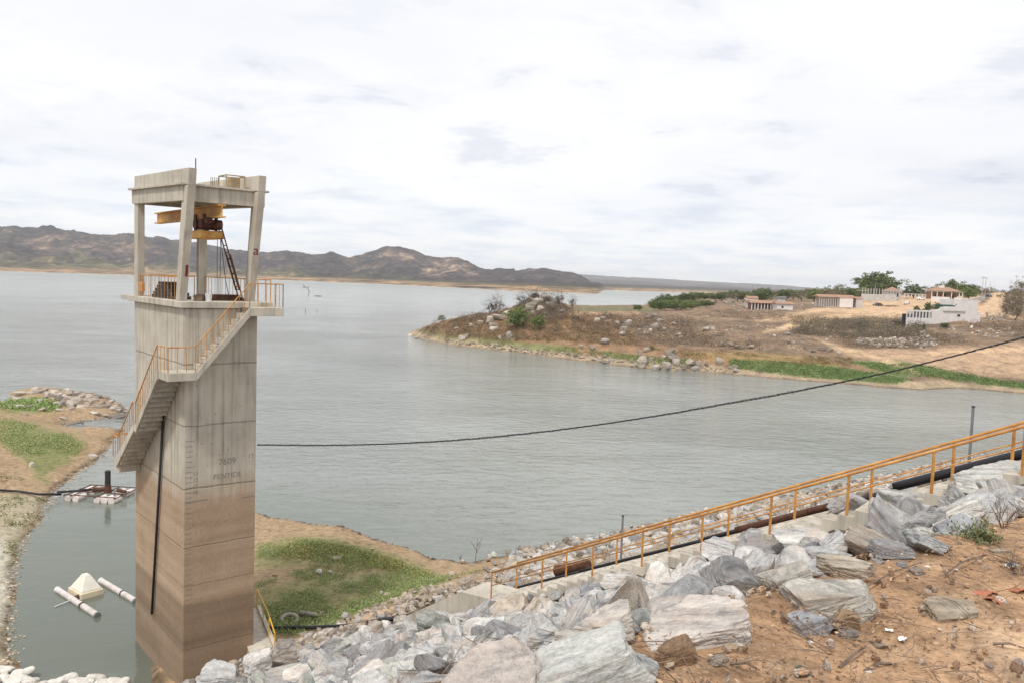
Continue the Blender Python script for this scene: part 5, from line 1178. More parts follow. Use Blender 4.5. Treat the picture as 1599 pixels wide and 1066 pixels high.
# ------------------------------------------------------------------ trees
BARK = mat('tree_bark', (.10, .075, .055), .95, var=.4, vscale=2)
def crown_mesh(seed, cols_, n=6500, size=.042, clumps=120, flat=.8, hollow=.3):
    """unit crown: width 1, base at 0, height 1, leaf faces in clumps"""
    q_ = np.random.default_rng(seed); C0_ = []
    while len(C0_) < clumps:
        p = q_.uniform(-1, 1, 3); l = np.linalg.norm(p)
        if l < 1 and l > hollow and (p[2] > -.75): C0_.append(p * (1 + .18 * q_.normal()))
    C0_ = np.array(C0_); idx = q_.integers(0, clumps, n); rr = q_.uniform(.16, .32, clumps)[idx]
    d = q_.normal(size=(n, 3)); d /= np.linalg.norm(d, axis=1)[:, None]; P = C0_[idx] + d * (rr * q_.random(n) ** .4)[:, None] * np.array([1, 1, .75])
    P = P * np.array([.5, .5, .42 * 1.0]) + np.array([0, 0, .56]); base = np.array(cols_)[q_.integers(0, len(cols_), clumps)][idx] * q_.uniform(.65, 1.35, n)[:, None]
    a = q_.normal(size=(n, 3)); a /= np.linalg.norm(a, axis=1)[:, None]; b = np.cross(a, q_.normal(size=(n, 3))); b /= np.linalg.norm(b, axis=1)[:, None]; sz = size * q_.uniform(.6, 1.5, n)[:, None]
    V = np.stack([P - a * sz * .5, P + b * sz * .35, P + a * sz * .5, P - b * sz * .35], 1).reshape(-1, 3); me = npmesh('crown', V, np.arange(4 * n).reshape(n, 4)); vcol(me, np.repeat(base, 4, 0)); me.materials.append(LEAF); return me
def limb_mesh(seed, bare=False):
    g = MB(); q_ = np.random.default_rng(seed)
    def grow(p, d, l, r, k):
        e = p + d * l; g.tube([p, p.lerp(e, .5) + Vector(q_.normal(size=3) * l * .07), e], r, 5 if k > 1 else 3, r * .6, cap=False)
        if k > 0:
            for _ in range(4 if bare else 3): grow(p.lerp(e, q_.uniform(.5, 1)), (d + Vector(q_.normal(size=3) * .55)).normalized(), l * q_.uniform(.5, .75), r * .55, k - 1)
    for i in range(3 if bare else 1):
        grow(Vector((0, 0, -.05)), Vector((q_.normal() * .25, q_.normal() * .25, 1)).normalized(), .34 if bare else .38, .02 if bare else .045, 4 if bare else 2)
    me = bpy.data.meshes.new('trunk'); me.from_pydata([tuple(v) for v in g.v], [], g.f); me.materials.append(DRYB if bare else BARK); return me
GD = [(.10, .14, .05), (.13, .17, .06), (.08, .115, .045), (.16, .195, .075)]
GL = [(.19, .24, .09), (.23, .27, .10), (.15, .20, .07)]; GB = [(.22, .18, .125), (.17, .135, .10), (.26, .21, .14), (.19, .17, .10)]; GY_ = [(.15, .16, .06), (.19, .18, .08), (.10, .12, .05)]
PR = {'bare': [crown_mesh(s, [(.17, .14, .12), (.12, .10, .09), (.22, .18, .15)], 700, .032, 80, hollow=.2) for s in (11, 12)], 'dense': [crown_mesh(s, GD) for s in (1, 2, 3)], 'light': [crown_mesh(s, GL) for s in (4, 5)], 'brown': [crown_mesh(s, GB, 1500, .045, 40) for s in (6, 7)], 'yellow': [crown_mesh(s, GY_, 2000) for s in (8, 9)]}
TRK = [limb_mesh(s) for s in (1, 2, 3)]; BAR = [limb_mesh(s, True) for s in (4, 5, 6, 7)]
tc_ = [0]
def plant(name, base, wd, ht, kind, lb, cat='tree', group=None):
    tc_[0] += 1; i = tc_[0]; root = empty(name, base, random.uniform(0, 6.28)); tag(root, lb, cat, group)
    if kind == 'bare':
        o = link('branches', BAR[i % 4], None, root); o.scale = (wd * 1.0, wd * 1.0, ht * 1.05); o = link('crown', PR['bare'][i % 2], None, root); o.scale = (wd, wd, ht)
    else:
        o = link('crown', PR[kind][i % len(PR[kind])], None, root); o.scale = (wd, wd, ht)
        if name != 'bush': o = link('trunk', TRK[i % 3], None, root); o.scale = (wd * .8, wd * .8, ht)
    return root
def tree_at(px_, ytop, Y, wpx, kind, lb, name='tree', group=None, cat='tree', minh=1.2):
    P = at(px_, ytop, Y); g_ = PH1(P.x, P.y); h = max(P.z - g_, minh); return plant(name, (P.x, P.y, g_ - .1), wpx * Y / F, h * 1.03, kind, lb, cat, group)
for a_ in ((1376, 425, 430, 66, 'dense', 'largest rounded green tree behind the walled compound'), (1360, 431, 440, 40, 'dense', 'green tree merging into the left of the largest tree'), (1428, 445, 430, 32, 'dense', 'low green tree right of the walled compound'), (1488, 437, 400, 38, 'dense', 'dark green tree right behind the veranda house'),
           (1466, 447, 470, 26, 'dense', 'dark tree left behind the veranda house'), (1455, 448, 560, 26, 'bare', 'leafless tree between the low green tree and the veranda house'), (1515, 448, 345, 24, 'light', 'bright light green tree right of the veranda house'), (1514, 443, 470, 30, 'dense', 'dark tree behind the bright light green tree'),
           (1546, 449, 520, 26, 'brown', 'brown scrubby tree left of the sand road'), (1532, 450, 500, 22, 'brown', 'brown bush behind the twin poles'), (1193, 449, 460, 24, 'dense', 'round dark green tree behind the small tiled houses'), (1313, 443, 470, 22, 'yellow', 'pale loose tree behind the long low building'),
           (1295, 447, 480, 30, 'brown', 'brown tree left of the pale loose tree'), (1334, 449, 460, 22, 'dense', 'small green tree left of the walled compound')):
    tree_at(*a_)
for k, (px_, yt, Y, wd) in enumerate(((1580, 448, 300, 34), (1596, 436, 320, 36), (1612, 430, 330, 40), (1592, 455, 262, 36), (1574, 462, 268, 30), (1600, 462, 250, 34), (1640, 440, 300, 60), (1660, 450, 260, 50), (1585, 470, 245, 26))):
    tree_at(px_, yt, Y, wd, 'bare' if k in (1, 4) else 'brown', 'dry brown tree in the thicket right of the sand road', 'dry_tree', 'dry trees right of the sand road')
q_ = np.random.default_rng(31)
for px_ in np.arange(1022, 1350, 7.0):
    yt = np.interp(px_, [1020, 1040, 1080, 1150, 1230, 1300, 1350], [468, 461, 457, 454, 452, 449, 450]) + q_.uniform(-1, 3); Y = q_.uniform(400, 620)
    kd = ['dense', 'light', 'yellow', 'brown'][q_.choice(4, p=[.42, .2, .2, .18] if px_ < 1200 else [.2, .12, .28, .4])]
    nm = {'dense': 'dark green', 'light': 'light green', 'yellow': 'olive', 'brown': 'brown'}[kd]; wh = 'behind the small tiled houses' if px_ > 1140 else 'on the shore left of the small tiled houses'
    if px_ > 1250: wh = 'behind the long low building'
    tree_at(px_ + q_.uniform(-2, 2), yt, Y, q_.uniform(18, 30), kd, f'{nm} tree in the wood {wh}', 'tree', f'{nm} trees of the wood {wh}')
for px_ in np.arange(1395, 1590, 14.0):
    tree_at(px_, 456 + q_.uniform(-3, 2), q_.uniform(560, 760), 26, 'dense' if q_.random() < .5 else 'brown', 'distant low tree on the skyline behind the village', 'tree', 'distant trees behind the village')
for px_ in np.arange(1020, 1110, 6.0):
    tree_at(px_, 468 + q_.uniform(0, 5), q_.uniform(300, 390), q_.uniform(16, 26), 'light' if q_.random() < .6 else 'dense', ('left' if px_ < 1062 else 'right') + ' half green bush of the belt along the far shore of the peninsula', 'bush', ('left' if px_ < 1062 else 'right') + ' green bushes of the far shore belt', 'bush', .8)
for (px_, yb, Y, w_, h_, kd, lb, nm, ct) in (
        (806, 514, 0, 36, 34, 'light', 'fresh green bush on the slope below the boulder knoll', 'bush', 'bush'), (840, 516, 0, 22, 26, 'light', 'smaller green bush right of the fresh green one', 'bush', 'bush'), (775, 490, 0, 30, 34, 'bare', 'leafless tree on the boulders left of the knoll', 'bare_tree', 'tree'), (764, 490, 0, 24, 26, 'bare', 'thin leafless tree at the left of the boulders', 'bare_tree', 'tree'),
        (873, 479, 0, 30, 30, 'bare', 'dark leafless tree right of the boulder knoll', 'bare_tree', 'tree'), (894, 482, 0, 16, 24, 'bare', 'slender leafless tree standing alone right of the knoll', 'bare_tree', 'tree'), (834, 472, 0, 28, 26, 'bare', 'leafless tree on top of the boulder knoll', 'bare_tree', 'tree'), (816, 478, 0, 32, 28, 'bare', 'leafless brush at the left shoulder of the knoll', 'bare_tree', 'tree'),
        (856, 478, 0, 30, 26, 'bare', 'leafless brush at the right shoulder of the knoll', 'bare_tree', 'tree'), (822, 482, 0, 30, 14, 'brown', 'brown bush on the left side of the knoll', 'bush', 'bush'), (862, 486, 0, 26, 14, 'brown', 'brown bush on the right side of the knoll', 'bush', 'bush'), (690, 503, 0, 14, 12, 'yellow', 'small olive bush near the tip of the peninsula', 'bush', 'bush'),
        (708, 496, 0, 10, 10, 'bare', 'tiny dry tree near the tip of the peninsula', 'bare_tree', 'tree'), (995, 486, 0, 13, 11, 'dense', 'small dark green bush alone in the flat field', 'bush', 'bush'), (1018, 546, 0, 14, 8, 'yellow', 'olive bush above the waterside boulders', 'bush', 'bush'), (950, 496, 0, 30, 8, 'brown', 'dry bush in the dark scrub left of the split boulders', 'bush', 'bush'), (900, 499, 0, 12, 7, 'brown', 'dry bush beside the path', 'bush', 'bush'), (866, 525, 0, 16, 20, 'brown', 'dry reddish bush right of the green bushes', 'bush', 'bush'), (1442, 516, 0, 6, 12, 'dense', 'narrow dark green plant below the white house', 'bush', 'bush'), (1475, 511, 0, 12, 8, 'dense', 'green plant at the foot of the white house', 'bush', 'bush')):
    P = phit(px_, yb)
    if P is None: continue
    k_ = P.y / F; plant(nm, (P.x, P.y, P.z - .1), w_ * k_, h_ * k_, kd, lb, ct)

# ------------------------------------------------------------------ peninsula boulders
pen = [(779, 494, 22, 12), (765, 498, 18, 12), (790, 490, 16, 14), (750, 503, 14, 10), (770, 506, 16, 8), (795, 522, 16, 13), (780, 526, 10, 8), (771, 512, 20, 10), (722, 527, 16, 9), (728, 524, 12, 7), (712, 512, 10, 5), (640, 512, 0, 0), (648, 511, 16, 6), (641, 524, 14, 6), (652, 527, 12, 5), (664, 530, 12, 5), (683, 504, 8, 6), (700, 517, 8, 6), (735, 507, 10, 6),
       (828, 478, 22, 16), (840, 470, 22, 16), (850, 463, 22, 14), (836, 462, 20, 12), (845, 482, 18, 12), (858, 474, 18, 12), (829, 468, 14, 12), (866, 480, 14, 8), (832, 488, 14, 8), (852, 490, 12, 6), (820, 484, 12, 8), (875, 485, 18, 6), (888, 481, 14, 4),
       (943, 532, 18, 10), (924, 541, 12, 6), (908, 540, 8, 8), (932, 500, 18, 9), (941, 497, 14, 6), (974, 513, 16, 14), (981, 504, 14, 12), (971, 520, 14, 8), (963, 503, 12, 7), (1000, 508, 12, 7), (1023, 509, 18, 13), (1030, 500, 12, 8), (1015, 515, 10, 7), (1010, 519, 14, 5), (999, 515, 8, 6), (1052, 505, 12, 5), (1036, 514, 12, 8), (1060, 522, 14, 8), (1063, 526, 10, 6), (1102, 513, 16, 8), (1113, 512, 10, 6), (1012, 493, 18, 10), (1022, 492, 12, 6),
       (1010, 545, 12, 8), (999, 549, 8, 10), (1046, 549, 22, 14), (1054, 557, 20, 14), (1042, 569, 20, 13), (1056, 563, 16, 12), (1078, 563, 16, 11), (1068, 571, 14, 11), (1091, 566, 12, 12), (1002, 563, 22, 20), (1024, 572, 20, 10), (990, 569, 12, 6), (1085, 574, 16, 8), (1035, 556, 10, 8), (1017, 560, 12, 7), (1123, 562, 16, 14), (1148, 571, 14, 8), (1150, 577, 14, 6), (1141, 573, 10, 6), (1103, 567, 10, 7), (1060, 575, 12, 6), (955, 561, 12, 6), (947, 564, 14, 6), (938, 562, 12, 5), (928, 560, 10, 5), (944, 555, 10, 6),
       (1125, 536, 12, 8), (1140, 537, 14, 9), (1150, 540, 10, 7), (1160, 541, 10, 6), (1172, 540, 12, 7), (1188, 543, 8, 5), (1230, 532, 14, 8), (1238, 535, 12, 6), (1270, 546, 12, 6), (1284, 543, 14, 8), (1296, 546, 12, 7), (1310, 549, 10, 6), (1230, 520, 14, 6), (1140, 470, 12, 5), (1150, 467, 12, 6), (1133, 472, 10, 4), (1070, 478, 14, 6), (1084, 476, 12, 7), (1100, 474, 14, 7), (1110, 472, 12, 5), (1060, 482, 10, 5)]
for i, (a_, b_, w_, h_) in enumerate(pen):
    if w_ == 0: continue
    p_ = phit(a_, b_ + h_ * .45) or atz(a_, b_ + h_ * .45, .3); k_ = p_.y / F; w_ *= .9; h_ *= .85
    if a_ < 740: lb, gp = 'weathered stone near the tip of the peninsula', 'stones at the peninsula tip'
    elif a_ < 805 and b_ < 514: lb, gp = 'grey boulder in the outcrop left of the knoll', 'boulders of the left outcrop'
    elif a_ < 900 and b_ < 495: lb, gp = 'brownish boulder piled on the knoll of the peninsula', 'boulders of the knoll'
    elif b_ > 543 and a_ < 1160: zz = 'large' if w_ > 15 else 'small'; wh = 'left of the tall dark boulder' if a_ < 990 else ('close to the tall dark boulder' if a_ < 1030 else ('in the middle of the waterside group' if a_ < 1080 else 'at the right end of the waterside group')); lb, gp = f'{zz} rounded boulder {wh}', f'{zz} boulders {wh}'
    elif a_ > 1115 and b_ > 515: lb, gp = 'low boulder in the dry scrub right of the middle of the peninsula', 'boulders in the right scrub'
    elif b_ < 490: lb, gp = 'small rock on the skyline side of the peninsula', 'rocks of the upper peninsula'
    else: lb, gp = 'pale boulder in the dark scrub of the middle peninsula', 'boulders in the middle scrub'
    if (a_, b_) == (795, 522): lb, gp = 'brightest white boulder below the fresh green bush', None
    if (a_, b_) == (943, 532): lb, gp = 'tilted pale boulder alone on the orange slope', None
    if (a_, b_) == (1002, 563): lb, gp = 'tall dark boulder at the left of the waterside group', None
    if (a_, b_) == (1102, 513): lb, gp = 'orange topped boulder alone in the upper scrub', None
    put_rock((VARR[:3] + VAR3)[i % 17], (p_.x, p_.y, p_.z + h_ * .35 * k_), 1, (random.uniform(-.2, .2), random.uniform(-.25, .25), random.uniform(0, 6)), (w_ * .5 * k_, w_ * .45 * k_, h_ * .62 * k_), GRAN, tuple(c * (.72 if (800 < a_ < 900 and b_ < 495) else 1.0) for c in random.choice([(1.1, 1.07, 1.03), (1.25, 1.2, 1.15), (.95, .9, .85), (.8, .74, .68)])), lb, gp)
# heap of pale rubble below the village
q_ = np.random.default_rng(19); V_, F_, L_, T_2 = [], [], [], []; vo = 0
def rub(poly, n, smin, smax, name, lb, lbi, gp, nind, tints, seed):
    V_, F_, L_, T_2 = [], [], [], []; vo = 0; q_ = np.random.default_rng(seed); P_ = sorted(pix_scatter(poly, n, seed, None), key=lambda p: q_.random())
    for i, (a, b) in enumerate(P_):
        p = phit(a, b)
        if p is None: continue
        k_ = p.y / F; s_ = q_.uniform(smin, smax) * k_ * (1.25 if i < nind else .8); ti = tints[q_.integers(len(tints))]
        if i < nind: put_rock(VAR3[i % 14], (p.x, p.y, p.z + s_ * .5), 1, tuple(q_.uniform(0, 3, 3)), (s_, s_ * .9, s_ * .8), GRAN, ti, lbi, gp, 'stone').name = 'stone'; continue
        P, Fq = _ico.get((2, i % 12)) or rock_shape(2, 500 + i % 12); _ico[(2, i % 12)] = (P, Fq)
        V_.append(P * s_ * np.array([1.1, 1, .8]) + np.array([p.x, p.y, p.z + s_ * .35])); F_.append(Fq + vo); L_.append(P * .5); T_2.append(np.tile(ti, (len(P), 1))); vo += len(P)
    me = npmesh(name, np.concatenate(V_), np.concatenate(F_)); vvec(me, np.concatenate(L_)); vcol(me, np.concatenate(T_2), 'tint'); tag(link(name, me, GRAN), lb, 'rubble', kind='stuff')
PT = [(1.3, 1.28, 1.25), (1.5, 1.45, 1.42), (1.0, .95, .9), (1.15, 1.05, .95)]
rub([(1333, 531), (1360, 528), (1400, 530), (1425, 521), (1445, 520), (1466, 532), (1468, 538), (1440, 544), (1370, 543), (1335, 536)], 330, 1.6, 3.6, 'rubble', 'small pale rubble of the heap below the white house', 'pale block in the rubble heap below the white house', 'blocks of the rubble heap', 40, PT, 5)
rub([(1470, 515), (1500, 512), (1540, 515), (1580, 512), (1599, 520), (1560, 528), (1500, 524)], 60, 1.2, 3, 'rubble', 'scattered pale stones right of the rubble heap', 'pale stone in the scrub right of the rubble heap', 'stones right of the rubble heap', 14, PT, 6)
rub([(1535, 490), (1560, 488), (1575, 495), (1560, 505), (1540, 503)], 70, 1, 2.6, 'rubble', 'brown stones on the bank beside the white house', 'brown stone on the bank beside the white house', 'bank stones by the white house', 12, [(.9, .8, .7), (1.2, 1.1, 1.0)], 7)
rub([(1130, 475), (1165, 468), (1245, 478), (1290, 468), (1300, 475), (1250, 486), (1150, 488)], 110, .8, 2.2, 'rubble', 'stones around the small tiled houses', 'stone lying near the small tiled houses', 'stones near the tiled houses', 14, PT, 8)
rub([(680, 528), (800, 540), (960, 560), (1150, 577), (1150, 583), (950, 566), (800, 548), (690, 535)], 420, .8, 2.6, 'rubble', 'small stones along the peninsula waterline', 'stone at the peninsula waterline', 'stones of the peninsula waterline', 24, [(.8, .75, .7), (1.1, 1.05, 1.0), (.6, .55, .5)], 9)
rub([(900, 495), (1060, 490), (1250, 500), (1320, 530), (1240, 550), (1100, 540), (940, 520)], 340, .6, 2.2, 'rubble', 'little stones dotted through the dry scrub', 'small pale stone in the dry scrub', 'small stones of the dry scrub', 10, PT, 10)
# scrub: dry bushes too many to count, and green shore plants
def scrub(name, poly, n, per, hgt, size, cols_, seed, lb, clump=1.1, thr=-.2):
    P_ = pix_scatter(poly, n, seed, None); X_, Y_ = [], []
    for a, b in P_:
        p = phit(a, b)
        if p is not None: X_.append(p.x); Y_.append(p.y)
    X_, Y_ = np.array(X_), np.array(Y_); q_ = np.random.default_rng(seed); k = fbm(p3(X_, Y_, .07), 3, seed) > thr; X_, Y_ = X_[k], Y_[k]; m = len(X_)
    hs = q_.uniform(.35, 1, m); X2 = np.repeat(X_, per) + q_.normal(size=m * per) * clump * .45; Y2 = np.repeat(Y_, per) + q_.normal(size=m * per) * clump * .45
    Z2 = PH(X2, Y2) + q_.uniform(0, 1, m * per) * hgt * np.repeat(hs, per); cc_ = np.array(cols_)
    o = leafy(name, X2, Y2, Z2, size, cols_, LEAF, seed + 2, 1.2); tag(o, lb, 'scrub', kind='stuff')
DB = [(.19, .14, .10), (.10, .078, .062), (.26, .19, .13), (.15, .115, .085), (.30, .22, .14)]
scrub('dry_scrub', [(890, 492), (1060, 484), (1200, 490), (1330, 502), (1440, 506), (1599, 505), (1640, 540), (1500, 535), (1430, 545), (1330, 545), (1280, 550), (1130, 545), (1000, 530), (900, 512)], 4200, 22, 1.5, .15, DB, 71, 'dense leafless grey brown scrub covering the middle of the peninsula', 1.1, .0)
scrub('dry_scrub', [(1235, 500), (1440, 500), (1440, 528), (1330, 530), (1240, 522)], 800, 30, 2.2, .17, [(.17, .14, .115), (.13, .11, .09), (.2, .16, .12), (.15, .16, .08)], 72, 'taller greyish thicket below the dirt lot', 1.5, -.5)
scrub('dry_scrub', [(650, 514), (740, 492), (900, 486), (960, 500), (1000, 540), (900, 535), (780, 532), (680, 526)], 2600, 18, .85, .15, [(.26, .15, .08), (.20, .14, .08), (.30, .19, .10), (.13, .11, .06), (.15, .17, .07)], 73, 'low rusty brown scrub on the left of the peninsula', .9)
scrub('dry_scrub', [(1000, 545), (1130, 548), (1330, 560), (1340, 570), (1200, 570), (1100, 560)], 400, 16, .6, .15, [(.28, .17, .08), (.2, .15, .07), (.17, .18, .06)], 74, 'orange and olive weeds above the green shore strip', .8)
scrub('dry_scrub', [(795, 492), (815, 474), (835, 462), (862, 464), (885, 480), (900, 492), (860, 505), (800, 505)], 700, 24, 1.5, .17, [(.19, .18, .14), (.17, .13, .10), (.28, .2, .14), (.2, .12, .08)], 78, 'brown leafless brush over the boulder knoll', 1.0, -.6)
for nm_, pg, n_, sd_ in (('tall_weeds', [(640, 516), (700, 498), (760, 488), (800, 484), (830, 500), (800, 528), (720, 524)], 500, 79), ('tall_weeds', [(880, 486), (1000, 490), (1060, 500), (1120, 535), (1000, 545), (900, 520)], 600, 80)):
    scrub(nm_, pg, n_, 26, 2.0, .15, [(.15, .115, .09), (.20, .15, .11), (.11, .09, .07), (.24, .16, .10)], sd_, 'thin leafless thicket standing above the low scrub', 1.0, -.1)
GS = [(.15, .23, .07), (.11, .18, .06), (.21, .27, .10)]
scrub('shore_grass', [(1140, 562), (1230, 565), (1330, 577), (1425, 592), (1400, 599), (1250, 588), (1140, 574)], 900, 14, .35, .16, GS, 75, 'bright green grass strip along the peninsula shore', .9, -.6)
scrub('shore_grass', [(1330, 565), (1440, 570), (1540, 590), (1640, 604), (1640, 611), (1540, 600), (1440, 588), (1370, 578)], 700, 14, .35, .16, GS, 76, 'green grass strip around the small inlet on the right', .9, -.6)
scrub('shore_grass', [(650, 518), (720, 522), (870, 540), (1000, 556), (1090, 560), (1090, 572), (900, 554), (760, 538), (660, 524)], 600, 12, .35, .16, GS + [(.25, .22, .1)], 77, 'patchy green grass along the left shore of the peninsula', .9, .0)

# ------------------------------------------------------------------ village
WALL = mat('white_wall', (.74, .70, .68), .8, var=.12, vscale=.6); WALL2 = mat('grey_wall', (.55, .53, .50), .85, var=.2, vscale=.8); TILE = mat('tile_roof', (.42, .25, .17), .9, var=.35, vscale=1.5)
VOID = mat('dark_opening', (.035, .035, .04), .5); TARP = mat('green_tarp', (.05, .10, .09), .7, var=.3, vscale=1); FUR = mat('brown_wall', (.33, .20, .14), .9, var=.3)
class Site:
    """local metres along a frontage: x right, y back, z up from the base"""
    def __init__(s, name, label, cat, pl, pr, yb, Y, Y2=None, group=None, base=None):
        a = at(pl, yb, Y); b = at(pr, yb, Y2 or Y); s.k = Y / F; s.W = (b - a).xy.length; s.pl = pl; s.pr = pr
        z = base if base is not None else at((pl + pr) / 2, yb, (Y + (Y2 or Y)) / 2).z
        s.root = empty(name, (a.x, a.y, z), math.atan2(b.y - a.y, b.x - a.x)); tag(s.root, label, cat, group)
    def X(s, px): return (px - s.pl) / (s.pr - s.pl) * s.W
    def part(s, name, mt, boxes, label=None, **k):
        g = MB()
        for b in boxes: g.box(*b)
        o = g.build(name, mt, s.root, **k)
        if label: o['label'] = label
        return o
S = Site('white_house', 'white flat roofed house with a stepped tall block and a low wall of grille openings', 'house', 1415, 1530, 505, 213, 219); X = S.X; m_ = S.k
def seg(name, mt, x0, x1, y0, y1, z0, z1, **k): return S.part(name, mt, [(x0, x1, y0, y1, z0, z1)], **k)
# low front wall with openings: piers and bands
bx = [(X(1415), X(1456), 0, .2, -2.5, 1.25), (X(1415), X(1456), 0, .2, 2.85, 3.3)]; ops = [(1416 + 4.9 * i, 1416 + 4.9 * i + 3.4) for i in range(8)]; xs = [1415] + [v for o in ops for v in o] + [1456]
for i in range(0, len(xs) - 1, 2):
    if xs[i + 1] > xs[i]: bx.append((X(xs[i]), X(xs[i + 1]), 0, .2, 1.252, 2.848))
S.part('wall', WALL, bx)
for a, b in ops:
    f = S.part('window_grille', GREY, [(X(a), X(b), .12, .16, 1.26, 1.32)] + [(X(a) + (X(b) - X(a)) * j / 4 - .02, X(a) + (X(b) - X(a)) * j / 4 + .02, .121, .159, 1.25, 2.85) for j in range(5)])
S.part('shade_backing', VOID, [(X(1415), X(1456), 1.6, 1.7, -1, 2.2)])  # near-black sheet standing in for the shade behind the grille openings
MB().prism([(X(1456) + .003, 0, -2.5), (X(1471), 0, -2.5), (X(1471), 0, 4.1), (X(1468), 0, 4.1), (X(1456) + .003, 0, 3.0)], (0, .22, 0)).build('wall', WALL, S.root)
lowb = seg('wall', WALL, X(1471) + .003, X(1505), -.05, 6, -2.5, 3.55); MB().box(X(1471) - .1, X(1505), -.35, .0, 3.2, 3.36).build('roof_edge', WALL2, lowb)
MB().box(X(1470.5), X(1505), -.1, .15, 3.56, 4.45).build('parapet', WALL, lowb); w1 = MB().box(X(1493), X(1497.5), -.085, -.052, 1.9, 2.45).build('window', VOID, lowb); MB().box(X(1492.6), X(1498), -.10, -.053, 1.78, 1.89).build('sill', WALL2, w1)
tb = MB().prism([(X(1487), 1.2, 3.56), (X(1487), 1.2, 6.3), (X(1500), 1.2, 6.35), (X(1505), .2, 6.35), (X(1505), .2, 3.56)], (0, 0, .001)).v
seg('wall', WALL, X(1493), X(1505) - .003, 1.4, 6.5, 3.56, 6.25); t2 = seg('wall', WALL, X(1505), X(1524), -.15, 6.6, -2.5, 6.3); MB().box(X(1504.6), X(1524.5), -.2, 6.65, 6.302, 6.42).build('parapet', WALL, t2)
MB().box(X(1496), X(1497.5), 1.36, 1.395, 4.9, 5.2).build('window', VOID, S.root); seg('wall', WALL, X(1524) + .003, X(1530), 0, 5, -2.5, 3.2)
MB().box(X(1471), X(1487), .3, 3.2, 4.3, 4.9).build('tarp', TARP, S.root, bevel=.1); MB().box(X(1486), X(1492), .5, 2.5, 4.35, 4.8).build('tarp', TARP, S.root, bevel=.1)
for px_, w_, h_, kd in ((1431, 8, 11, 'dense'), (1438, 9, 8, 'light'), (1448, 7, 16, 'dense'), (1454, 8, 12, 'light'), (1462, 8, 15, 'dense'), (1467, 9, 9, 'light'), (1443, 10, 8, 'dense')):
    Y = 221; b_ = at(px_, 491, Y); plant('shrub', (b_.x, b_.y, b_.z - .6), w_ * 1.3 * Y / F, h_ * 1.5 * Y / F, kd, 'garden shrub showing over the low wall of the white house', 'shrub', 'garden shrubs of the white house')
def tiled(S, x0, x1, y0, y1, z, zt, kind='gable', ov=.5):
    if kind == 'hip': i_ = min((x1 - x0) / 2, (y1 - y0) / 2) * .9; top = [(x0 + i_, (y0 + y1) / 2 - .05, zt), (x1 - i_, (y0 + y1) / 2 - .05, zt), (x1 - i_, (y0 + y1) / 2 + .05, zt), (x0 + i_, (y0 + y1) / 2 + .05, zt)]
    else: top = [(x0 - ov, (y0 + y1) / 2 - .05, zt), (x1 + ov, (y0 + y1) / 2 - .05, zt), (x1 + ov, (y0 + y1) / 2 + .05, zt), (x0 - ov, (y0 + y1) / 2 + .05, zt)]
    g = MB(); g.hexa([(x0 - ov, y0 - ov, z), (x1 + ov, y0 - ov, z), (x1 + ov, y1 + ov, z), (x0 - ov, y1 + ov, z)], top); return g.build('roof', TILE, S.root)
S = Site('veranda_house', 'house with tiled hip roof and a white posted veranda', 'house', 1454, 1503, 468, 330); X = S.X
S.part('wall', FUR, [(X(1460), X(1499), 2.6, 7.5, 0, 2.7)]); tiled(S, X(1458), X(1500), .6, 7.5, 3.3, 5.0, 'hip'); S.part('roof', WALL2, [(X(1453), X(1504), -.3, 2.5, 3.0, 3.12)], 'pale flat veranda roof')
for px_ in (1454, 1462.5, 1472, 1485, 1497, 1502): S.part('post', WALL, [(X(px_), X(px_) + .28, 0, .25, -1, 3.0)])
S.part('veranda_wall', WALL, [(X(1454) + .3, X(1483), .02, .2, -1, 1.0), (X(1490), X(1502), .02, .2, -1, .9)]); S.part('window', VOID, [(X(1465), X(1469), 2.55, 2.598, .9, 2.1)]); S.part('door', VOID, [(X(1478), X(1482), 2.55, 2.598, 0, 2.2)]); S.part('window', VOID, [(X(1490), X(1495), 2.55, 2.598, .9, 2.0)])
S.part('water_tank', WALL, [(X(1472), X(1480), 3.2, 4.6, 3.8, 5.6)])
S = Site('walled_compound', 'grey walled compound of posts and fence with a hip roofed house at its right', 'compound', 1345, 1412, 466, 345); X = S.X
S.part('wall', WALL2, [(X(1345), X(1400), 0, .25, -1.2, 1.6)])
for px_ in np.arange(1346, 1404, 4.4): S.part('post', WALL2, [(X(px_), X(px_) + .2, .02, .22, 1.602, 4.0)])
S.part('fence', GREY, [(X(1346), X(1403), .10, .13, z, z + .05) for z in (2.0, 2.4, 2.8, 3.2, 3.6, 3.9)]); S.part('wall', WALL2, [(X(1391), X(1411), 2.5, 8, -1, 3.0)], 'house wall behind the fence'); tiled(S, X(1391), X(1411), 2.5, 8, 3.0, 4.9, 'hip', .5)
S.part('window', VOID, [(X(1402), X(1407), 2.45, 2.498, .8, 2.2)]); S.part('awning', WALL, [(X(1348), X(1360), 3, 7, 2.9, 3.0)])
S = Site('long_building', 'long low building with one tiled roof, open bays and a plain end wall', 'building', 1278, 1349, 474, 320); X = S.X
S.part('wall', WALL2, [(X(1278), X(1311), 3.2, 3.4, -1.5, 2.2)], 'recessed back wall of the open bays'); S.part('wall', WALL, [(X(1311), X(1332), 0, 6, -1.5, 2.3)]); S.part('wall', WALL2, [(X(1337), X(1347), 0, 5, -1.5, 1.9)])
for px_ in np.arange(1279, 1311, 3.6): S.part('post', WALL2, [(X(px_), X(px_) + .25, 0, .25, -1.5, 2.2)])
tiled(S, X(1278), X(1334), 0, 6, 2.3, 3.3, 'gable', .3); MB().hexa([(X(1335), -.2, 2.0), (X(1348), -.2, 2.0), (X(1348), 5, 2.0), (X(1335), 5, 2.0)], [(X(1335), 2, 2.8), (X(1348), 2, 2.8), (X(1348), 2.3, 2.8), (X(1335), 2.3, 2.8)]).build('roof', TILE, S.root)
